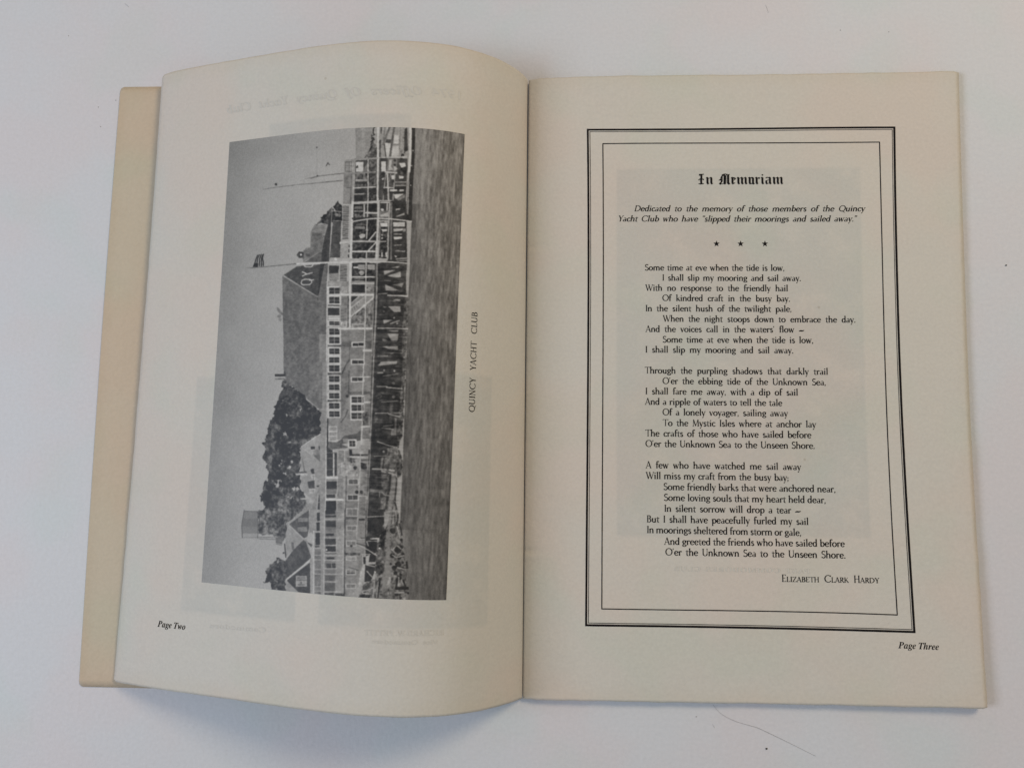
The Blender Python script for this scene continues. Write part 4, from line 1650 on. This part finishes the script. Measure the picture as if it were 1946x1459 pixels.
# ------------------------------------------------------------ a light book face drawn with a broad pen (cap height 1)
def _ln(x0, y0, x1, y1, w, w2=None):
    w2 = w if w2 is None else w2
    w, w2 = max(w, .058), max(w2, .05)
    l = math.hypot(x1 - x0, y1 - y0) or 1
    nx, ny = -(y1 - y0) / l / 2, (x1 - x0) / l / 2
    return [[(x0 + nx * w, y0 + ny * w), (x0 - nx * w, y0 - ny * w), (x1 - nx * w2, y1 - ny * w2), (x1 + nx * w2, y1 + ny * w2)]]
def _arc(cx, cy, rx, ry, a0, a1, tk=.115, tn=.045, rot=0.0, n=None):
    tn = tn + .022
    n = n or max(5, int(abs(a1 - a0) / 22))
    o = []
    for i in range(n):
        q = []
        for a in (a0 + (a1 - a0) * i / n, a0 + (a1 - a0) * (i + 1) / n):
            r = math.radians(a)
            t = tn + (tk - tn) * abs(math.cos(r + rot)) ** 1.6
            c, s = math.cos(r), math.sin(r)
            q.append(((cx + (rx + t / 2) * c, cy + (ry + t / 2) * s), (cx + (rx - t / 2) * c, cy + (ry - t / 2) * s)))
        o.append([q[0][0], q[0][1], q[1][1], q[1][0]])
    return o
def _dot(x, y, r):
    return [[(x + r * math.cos(i * math.pi / 4), y + r * math.sin(i * math.pi / 4)) for i in range(8)]]
def _st(x, y0, y1, w=.150, top=True, bot=True):
    o = _ln(x, y0, x, y1, w)
    h = w / 2
    if top:
        o += [[(x - h - .075, y1 - .055), (x - h, y1 - .10), (x + h, y1), (x + h, y1 + .025)]]
    if bot:
        o += [[(x - h - .035, y0), (x + h + .035, y0), (x + h + .035, y0 + .03), (x - h - .035, y0 + .03)]]
    return o
def _cs(x, y0, y1, w):      # capital stem with small wedge serifs
    h = w / 2
    return _ln(x, y0, x, y1, w) + [[(x - h - .05, y), (x + h + .05, y), (x + h + .05, y + .028), (x - h - .05, y + .028)] for y in (y0, y1 - .028)]
XH = .635
def book_glyphs():
    T, K = .146, .128
    arch = lambda x: _arc(x + .20, .385, .185, .24, 12, 150, T, .05) + _st(x + .385, 0, .42, T, False)
    bowl = lambda cx: _arc(cx, .315, .225, .30, 0, 360, T, .045, .15)
    G = {
        'a': (_st(.425, .02, .44, T - .02, False) + _arc(.275, .47, .15, .15, 0, 150, .06, .03) + _arc(.245, .165, .17, .15, 20, 340, T - .04, .02), .57),
        'b': (_st(.15, .02, 1.04, T, True, False) + _arc(.36, .315, .215, .30, 0, 360, T, .045, -.1), .665),
        'c': (_arc(.31, .315, .225, .305, 52, 318, T, .045, .1) + _dot(.455, .52, .05), .53),
        'd': (_st(.50, 0, 1.04, T) + _arc(.29, .315, .215, .30, 0, 360, T, .045, .1), .665),
        'e': (_arc(.31, .315, .225, .305, 10, 322, T, .045, .12) + _ln(.10, .325, .53, .365, .07), .60),
        'f': (_st(.17, 0, .86, T, False) + _arc(.315, .86, .15, .17, 50, 180, T, .05) + _dot(.40, .97, .052) + _ln(.02, .60, .37, .60, .07), .385),
        'g': (_arc(.29, .425, .19, .19, 0, 360, T, .045) + _arc(.30, -.10, .235, .135, 0, 360, .10, .05) + _ln(.17, .26, .12, .13, .06) + _ln(.12, .12, .42, .02, .07) + _ln(.42, .55, .56, .61, .06), .60),
        'h': (_st(.14, 0, 1.04, T) + arch(.15), .70),
        'i': (_st(.16, 0, .60, T) + _dot(.155, .86, .07), .335),
        'k': (_st(.14, 0, 1.04, T) + _ln(.19, .27, .50, .60, .05) + _ln(.27, .36, .56, 0, T), .64),
        'l': (_st(.16, 0, 1.04, T), .335),
        'm': (_st(.14, 0, .60, T) + arch(.15) + arch(.53), 1.09),
        'n': (_st(.14, 0, .60, T) + arch(.15), .70),
        'o': (_arc(.325, .315, .25, .30, 0, 360, T, .045, .12), .665),
        'p': (_st(.14, -.36, .60, T) + _arc(.36, .315, .215, .30, 0, 360, T, .045, -.1), .665),
        'r': (_st(.14, 0, .60, T) + _arc(.32, .40, .14, .21, 50, 150, .08, .05) + _dot(.40, .555, .06), .47),
        's': (_arc(.245, .465, .135, .140, 28, 275, .12, .065, .8) + _arc(.245, .175, .155, .150, -158, 95, .125, .065, .8), .49),
        't': (_ln(.17, .10, .17, .80, T, .05) + _arc(.29, .12, .125, .12, 180, 300, .09, .05) + _ln(.01, .60, .38, .60, .075), .405),
        'u': (_st(.15, .2, .60, T, True, False) + _arc(.33, .22, .18, .21, 180, 330, T, .05) + _st(.53, 0, .60, T), .70),
        'v': (_ln(.08, .62, .29, 0, T) + _ln(.29, .02, .48, .62, .05) + _ln(.01, .62, .17, .62, .03) + _ln(.40, .62, .55, .62, .03), .56),
        'w': (_ln(.08, .62, .26, 0, T) + _ln(.26, .02, .41, .60, .05) + _ln(.39, .62, .59, 0, T) + _ln(.59, .02, .76, .62, .05) + _ln(.01, .62, .17, .62, .03) + _ln(.68, .62, .83, .62, .03), .86),
        'y': (_ln(.08, .62, .30, 0, T) + _ln(.49, .62, .22, -.26, .05) + _dot(.17, -.29, .06) + _ln(.01, .62, .17, .62, .03) + _ln(.41, .62, .56, .62, .03), .57),
        'A': (_ln(.06, 0, .37, 1.02, .045) + _ln(.36, 1.0, .68, 0, K) + _ln(.18, .33, .56, .33, .045) + _ln(-.02, .015, .15, .015, .03) + _ln(.58, .015, .78, .015, .03), .78),
        'B': (_cs(.14, 0, 1, K) + _arc(.30, .755, .20, .225, -90, 90, K, .04) + _arc(.32, .27, .25, .255, -90, 90, K, .04) + _ln(.14, .98, .32, .98, .04) + _ln(.14, .525, .32, .525, .04) + _ln(.14, .02, .34, .02, .04), .66),
        'C': (_arc(.50, .50, .43, .49, 42, 320, K, .045) + _ln(.82, .80, .84, .97, .05), .90),
        'D': (_cs(.14, 0, 1, K) + _arc(.30, .50, .50, .48, -90, 90, K, .045) + _ln(.14, .98, .32, .98, .04) + _ln(.14, .02, .32, .02, .04), .90),
        'E': (_cs(.14, 0, 1, K) + _ln(.14, .98, .50, .98, .045) + _ln(.14, .52, .44, .52, .045) + _ln(.14, .02, .54, .02, .045) + _ln(.50, .98, .51, .86, .05) + _ln(.54, .02, .56, .16, .05), .62),
        'H': (_cs(.14, 0, 1, K) + _cs(.66, 0, 1, K) + _ln(.14, .52, .66, .52, .045), .80),
        'I': (_cs(.17, 0, 1, .14), .335),
        'K': (_cs(.14, 0, 1, K) + _ln(.19, .42, .60, 1.0, .05) + _ln(.30, .56, .68, 0, K), .72),
        'L': (_cs(.14, 0, 1, K) + _ln(.14, .02, .52, .02, .045) + _ln(.52, .02, .54, .17, .05), .58),
        'M': (_ln(.14, 0, .17, 1, .05) + _ln(.17, 1, .48, .05, K) + _ln(.48, .05, .80, 1, .045) + _ln(.81, 1, .86, 0, K) + _ln(.05, .015, .24, .015, .03) + _ln(.74, .015, .97, .015, .03), 1.0),
        'N': (_ln(.14, 0, .14, 1, .05) + _ln(.14, 1, .66, 0, K) + _ln(.66, 0, .66, 1, .05) + _ln(.04, .985, .2, .985, .03) + _ln(.04, .015, .24, .015, .03) + _ln(.57, .985, .75, .985, .03), .80),
        'O': (_arc(.49, .50, .42, .49, 0, 360, K, .045), .98),
        'Q': (_arc(.49, .50, .42, .49, 0, 360, K, .045) + _ln(.46, .10, .98, -.20, .10, .05), .98),
        'R': (_cs(.14, 0, 1, K) + _arc(.30, .745, .21, .235, -90, 90, K, .04) + _ln(.14, .98, .32, .98, .04) + _ln(.14, .51, .32, .51, .04) + _ln(.30, .50, .64, 0, K), .68),
        'S': (_arc(.29, .75, .20, .225, 35, 272, .11, .05, .8) + _arc(.29, .265, .235, .255, -150, 92, .115, .05, .8) + _ln(.455, .86, .47, .99, .04) + _ln(.07, .16, .06, .02, .04), .60),
        'T': (_cs(.38, 0, .98, .105) + _ln(.03, .98, .73, .98, .045) + _ln(.03, .99, .02, .87, .05) + _ln(.73, .99, .74, .87, .05), .74),
        'U': (_ln(.15, .32, .15, 1, K) + _arc(.42, .30, .27, .29, 180, 360, K, .045) + _ln(.69, .3, .69, 1, .05) + _ln(.05, .985, .26, .985, .03) + _ln(.61, .985, .77, .985, .03), .84),
        'W': (_ln(.08, 1, .36, 0, K) + _ln(.36, .02, .60, .98, .045) + _ln(.50, 1, .80, 0, K) + _ln(.80, .02, 1.08, 1, .045) + _ln(-.01, .985, .18, .985, .03) + _ln(.99, .985, 1.16, .985, .03), 1.14),
        'Y': (_ln(.08, 1, .36, .48, K) + _ln(.36, .48, .62, 1, .045) + _cs(.36, 0, .5, K) + _ln(-.01, .985, .18, .985, .03) + _ln(.53, .985, .71, .985, .03), .70),
        'Z': (_ln(.10, .97, .62, .97, .045) + _ln(.60, .97, .08, .03, K) + _ln(.08, .03, .64, .03, .045) + _ln(.10, .97, .09, .84, .05) + _ln(.64, .03, .66, .18, .05), .70),
        '.': (_dot(.12, .05, .068), .27),
        ',': (_dot(.12, .055, .062) + _ln(.14, .04, .09, -.13, .07, .02), .27),
        ';': (_dot(.12, .055, .062) + _ln(.14, .04, .09, -.13, .07, .02) + _dot(.12, .42, .062), .27),
        "'": (_dot(.09, .93, .055) + _ln(.10, .93, .06, .78, .06, .02), .22),
        '"': (_dot(.09, .93, .065) + _ln(.10, .93, .07, .76, .09, .05) + _dot(.28, .93, .065) + _ln(.29, .93, .26, .76, .09, .05), .40),
        '\u2013': (_ln(.02, .20, .26, .28, .10, .18) + _ln(.25, .275, .50, .25, .18, .17) + _ln(.49, .25, .76, .33, .17, .09), .70),
    }
    return G
BOOK = None
def book(txt, wd=1.07, shear=0.0, bold=0.0, small=False, track=0.0):
    global BOOK
    if BOOK is None:
        BOOK = book_glyphs()
    words = []
    for w in txt.split():
        V, F, x, n = [], [], 0.0, 0
        for c in w:
            k, kw = 1.0, 1.0
            if small and c.islower():
                c = c.upper(); k = .70; kw = 1.12
            polys, adv = BOOK[c]
            for q in polys:
                cx = sum(a for a, b in q) / len(q); cy = sum(b for a, b in q) / len(q)
                for a, b in q:
                    if bold or k != 1:
                        e = (bold + (.03 if k != 1 else 0)) * .5
                        l = math.hypot(a - cx, b - cy) or 1
                        a += (a - cx) / l * e * min(1, l / .06); b += (b - cy) / l * e * min(1, l / .06)
                    V.append(((a * k * kw * wd + b * k * shear + x), b * k))
                F.append(tuple(range(n, n + len(q)))); n += len(q)
            x += adv * k * kw * wd + track
        words.append((np.array(V), F, x))
    return words

_cnt = [0]
def set_line(name, txt, style, cap, side, ab, parent, mat, label=None):
    fn, sg = SIDE[side]
    s0, t0, s1, t1 = ab
    a = np.array([sg * s0 * PW, -t0 * PH]); b = np.array([sg * s1 * PW, -t1 * PH])
    L = np.linalg.norm(b - a); d = (b - a) / L
    up = np.array([-d[1], d[0]])
    if style.startswith('ghost'):
        up = -up
    if style == 'black':
        words = blackletter(txt)
    elif style == 'poem':
        words = book(txt, bold=.038)
    elif style == 'ital':
        words = book(txt, 1.15, .22, .036)
    elif style == 'caps':
        words = book(txt, 1.08, 0, .045, True, .03)
    elif style == 'capt':
        words = book(txt, .98, .0, .015, False, .06)
    else:
        words = layout(txt, style)
    tot = sum(w[2] for w in words) * cap
    n = len(words)
    sp = (L - tot) / (n - 1) if n > 1 else 0
    k = 1.0
    lo = .30 * cap if style != 'black' else .52 * cap
    hi = 1.1 * cap if style != "black" else .54 * cap
    if n == 1 or sp < lo or sp > hi:
        want = min(max(sp, lo), hi) if n > 1 else 0
        k = (L - want * (n - 1)) / tot; sp = want
    x, m = 0., 0
    pieces = []
    for v, f, adv in words:
        q = v * cap; q[:, 0] = q[:, 0] * k + x
        pieces.append((q, f))
        x += adv * cap * k + sp
    ghost = style.startswith('ghost')
    if ghost:                                   # a faint smear, too weak to pick apart
        V, F = [], []
        for q, f in pieces:
            V.append(q); F += [tuple(m + i for i in ff) for ff in f]; m += len(q)
        pieces = [(np.concatenate(V), F)]
    for i, (q, F) in enumerate(pieces):
        pm = a + q[:, :1] * d + q[:, 1:2] * up
        h = np.full(len(q), .055 if ghost else .075)
        if not ghost and style != 'pnum':
            for ii, f in enumerate(F):
                for j in f:
                    h[j] += .0009 * (ii % 23)
        P = lift(side, pm[:, 0] * sg / PW, -pm[:, 1] / PH, h) * U
        kw = {}
        if ghost:
            kw['kind'] = 'stuff'
        elif label:
            kw['label'] = label
        link(name, mesh_from(name, P, F), mat, parent, **kw)

LAB = {"In Memoriam": "black letter word of the heading", "Elizabeth Clark Hardy": "word in small capitals at the foot of the frame"}
for name, txt, style, cap, side, ab in D['lines']:
    par = left_page if side == 'L' else right_page
    mat = M_ghost if style.startswith('ghost') else (M_thin if style in ('ital', 'poem', 'caps') else M_ink)
    set_line(name, txt, style, cap, side, ab, par, mat, LAB.get(txt))
bpy.data.objects.remove(_tob); bpy.data.curves.remove(_curve)

# stars
for s, t in D['stars']:
    cx, cy = s * PW, -t * PH
    V = [(cx, cy)] + [(cx + r * math.sin(i * math.pi / 5) , cy + r * math.cos(i * math.pi / 5)) for i in range(10) for r in ((1.22 if i % 2 == 0 else .50),)]
    V = np.array(V)
    P = lift('R', V[:, 0] / PW, -V[:, 1] / PH, .075) * U
    link("printed_star", mesh_from("printed_star", P, [(0, 1 + (i + 1) % 10, 1 + i) for i in range(10)]), M_ink, right_page)

# rules of the double frame
def rule(name, pts, w, off, inward, label=None, e0=0., e1=0.):
    q = np.array([(s * PW, -t * PH) for s, t in pts])
    seg = np.hypot(*np.diff(q, axis=0).T); L = seg.sum(); cum = np.r_[0, np.cumsum(seg)]
    n = int(L / 2.0)
    u = np.linspace(e0, L - e1, n + 1)
    # smooth path through the points
    c = np.polyfit(cum, q[:, 0], min(3, len(q) - 2)); dd = np.polyfit(cum, q[:, 1], min(3, len(q) - 2))
    X = np.polyval(c, u); Y = np.polyval(dd, u)
    d = np.stack([np.gradient(X), np.gradient(Y)], 1); d /= np.linalg.norm(d, axis=1)[:, None]
    nr = np.stack([d[:, 1], -d[:, 0]], 1) * inward
    rg = np.random.RandomState(int(L * 7) % 999)
    jit = (rg.rand(n + 1) - .5) * .035
    A = np.stack([X, Y], 1) + nr * (off + jit)[:, None]
    B = np.stack([X, Y], 1) + nr * (off + w + np.roll(jit, 3) * .8)[:, None]
    V = np.concatenate([A, B])
    P = lift('R', V[:, 0] / PW, -V[:, 1] / PH, .075) * U
    F = [(i, i + 1, n + 2 + i, n + 1 + i) for i in range(n)]
    link(name, mesh_from(name, P, F), M_ink, right_page, **({'label': label} if label else {}))
for i, pts in enumerate(D['frame']['outer']):
    w = (.70, .76, .74, .70)[i]
    rule("frame_rule", pts, w, 0.0, 1.0, "thick outer rule of the frame", .05, .05)
    rule("frame_rule", pts, .19 if i != 2 else .22, 1.06 if i != 2 else 1.04, 1.0, "hairline just inside the thick rule", 1.05, 1.15)
for pts in D['frame']['inner']:
    rule("frame_rule", pts, .37, -.05, 1.0, "thin inner rule of the frame", .12, .02)

# ------------------------------------------------------------ bits lying on the table
M_speck = flat("dark_crumb", (.03, .025, .02), .7)
M_hair = flat("fine_hair", (.30, .28, .26), .5)
M_lint = flat("grey_lint", (.32, .31, .30), .8)
def blob(name, c, r, mat, sq=.6, **props):
    rg = np.random.RandomState(int(abs(c[0] * 31 + c[1] * 17)) % 9999)
    V = []; F = []
    n, m = 10, 6
    for j in range(m + 1):
        for i in range(n):
            th = math.pi * j / m; ph = 2 * math.pi * i / n
            k = r * (1 + .25 * (rg.rand() - .5))
            V.append(((c[0] + k * math.sin(th) * math.cos(ph) * 1.15) * U, (c[1] + k * math.sin(th) * math.sin(ph)) * U, (r * sq + k * sq * math.cos(th)) * U))
    for j in range(m):
        for i in range(n):
            F.append((j * n + i, j * n + (i + 1) % n, (j + 1) * n + (i + 1) % n, (j + 1) * n + i))
    link(name, mesh_from(name, V, F, None, True), mat, **props)
def strand(name, pts, r, mat, zz=.12, **props):
    q = np.array(pts)[:, :2]
    cum = np.r_[0, np.cumsum(np.hypot(*np.diff(q, axis=0).T))]
    u = np.linspace(0, cum[-1], max(6, int(cum[-1] / .8)))
    X = np.interp(u, cum, q[:, 0]); Y = np.interp(u, cum, q[:, 1])
    for _ in range(3):
        X[1:-1] = (X[:-2] + 2 * X[1:-1] + X[2:]) / 4; Y[1:-1] = (Y[:-2] + 2 * Y[1:-1] + Y[2:]) / 4
    V, F = [], []
    for i in range(len(u)):
        a = max(i - 1, 0); b = min(i + 1, len(u) - 1)
        d = np.array([X[b] - X[a], Y[b] - Y[a]]); d /= np.linalg.norm(d) + 1e-9
        z = r + zz * math.sin(math.pi * i / (len(u) - 1)) ** 2 * .6
        for k in range(5):
            an = 2 * math.pi * k / 5
            V.append(((X[i] - d[1] * r * math.cos(an)) * U, (Y[i] + d[0] * r * math.cos(an)) * U, (z + r * math.sin(an)) * U))
    for i in range(len(u) - 1):
        for k in range(5):
            F.append((i * 5 + k, i * 5 + (k + 1) % 5, (i + 1) * 5 + (k + 1) % 5, (i + 1) * 5 + k))
    link(name, mesh_from(name, V, F, None, True), mat, **props)
tb = D['table']
blob("dark_crumb", tb['speck'][0], .30, M_speck, label="tiny black crumb on the white table below the right page", category="crumb", group="dark crumbs on the table")
blob("dark_crumb", tb['speck'][1], .26, M_speck, label="tiny black crumb on the white table right of the booklet", category="crumb", group="dark crumbs on the table")
strand("loose_hair", tb['hair'], .035, M_hair, label="long thin curved hair on the table below the right page", category="hair")
ml = ["pale speck of lint near the top left corner of the table", "pale speck of lint just below the right page beside the hair",
      "pale speck of lint above the right page on its left", "pale speck of lint above the right page nearer its corner",
      "pale speck of lint just left of the front cover, topmost", "pale speck of lint left of the cover, farther from its edge", "pale speck of lint left of the cover corner"]
ml = ["lint speck in the upper left of the table, above and left of the cover corner", "lint speck just below the right page beside the hair",
      "lint speck above the right page, left of the other one there", "lint speck above the right page, right of the other one there",
      "lint speck left of the cover near its top corner", "lint speck left of the cover, lowest of those beside it", "lint speck nearest the front cover's top left corner"]
ml[4], ml[5], ml[6] = "lint speck beside the front cover, level with its upper part, lowest", "lint speck left of the cover, farthest from its edge", "lint speck closest to the front cover's left edge"
for q, l in zip(tb['mote'], ml):
    blob("lint_speck", q, .17, M_lint, .4, label=l, category="lint", group="lint specks on the table")
fl_ = ["short fibre on the table under the bottom edge of the right page", "short fibre on the table near the top edge, left of the raised page", "short fibre on the table near the top edge, above the right page"]
for q, l in zip(tb['fibre'], fl_):
    strand("short_fibre", q, .03, M_lint, .05, label=l, category="fibre", group="short fibres on the table")
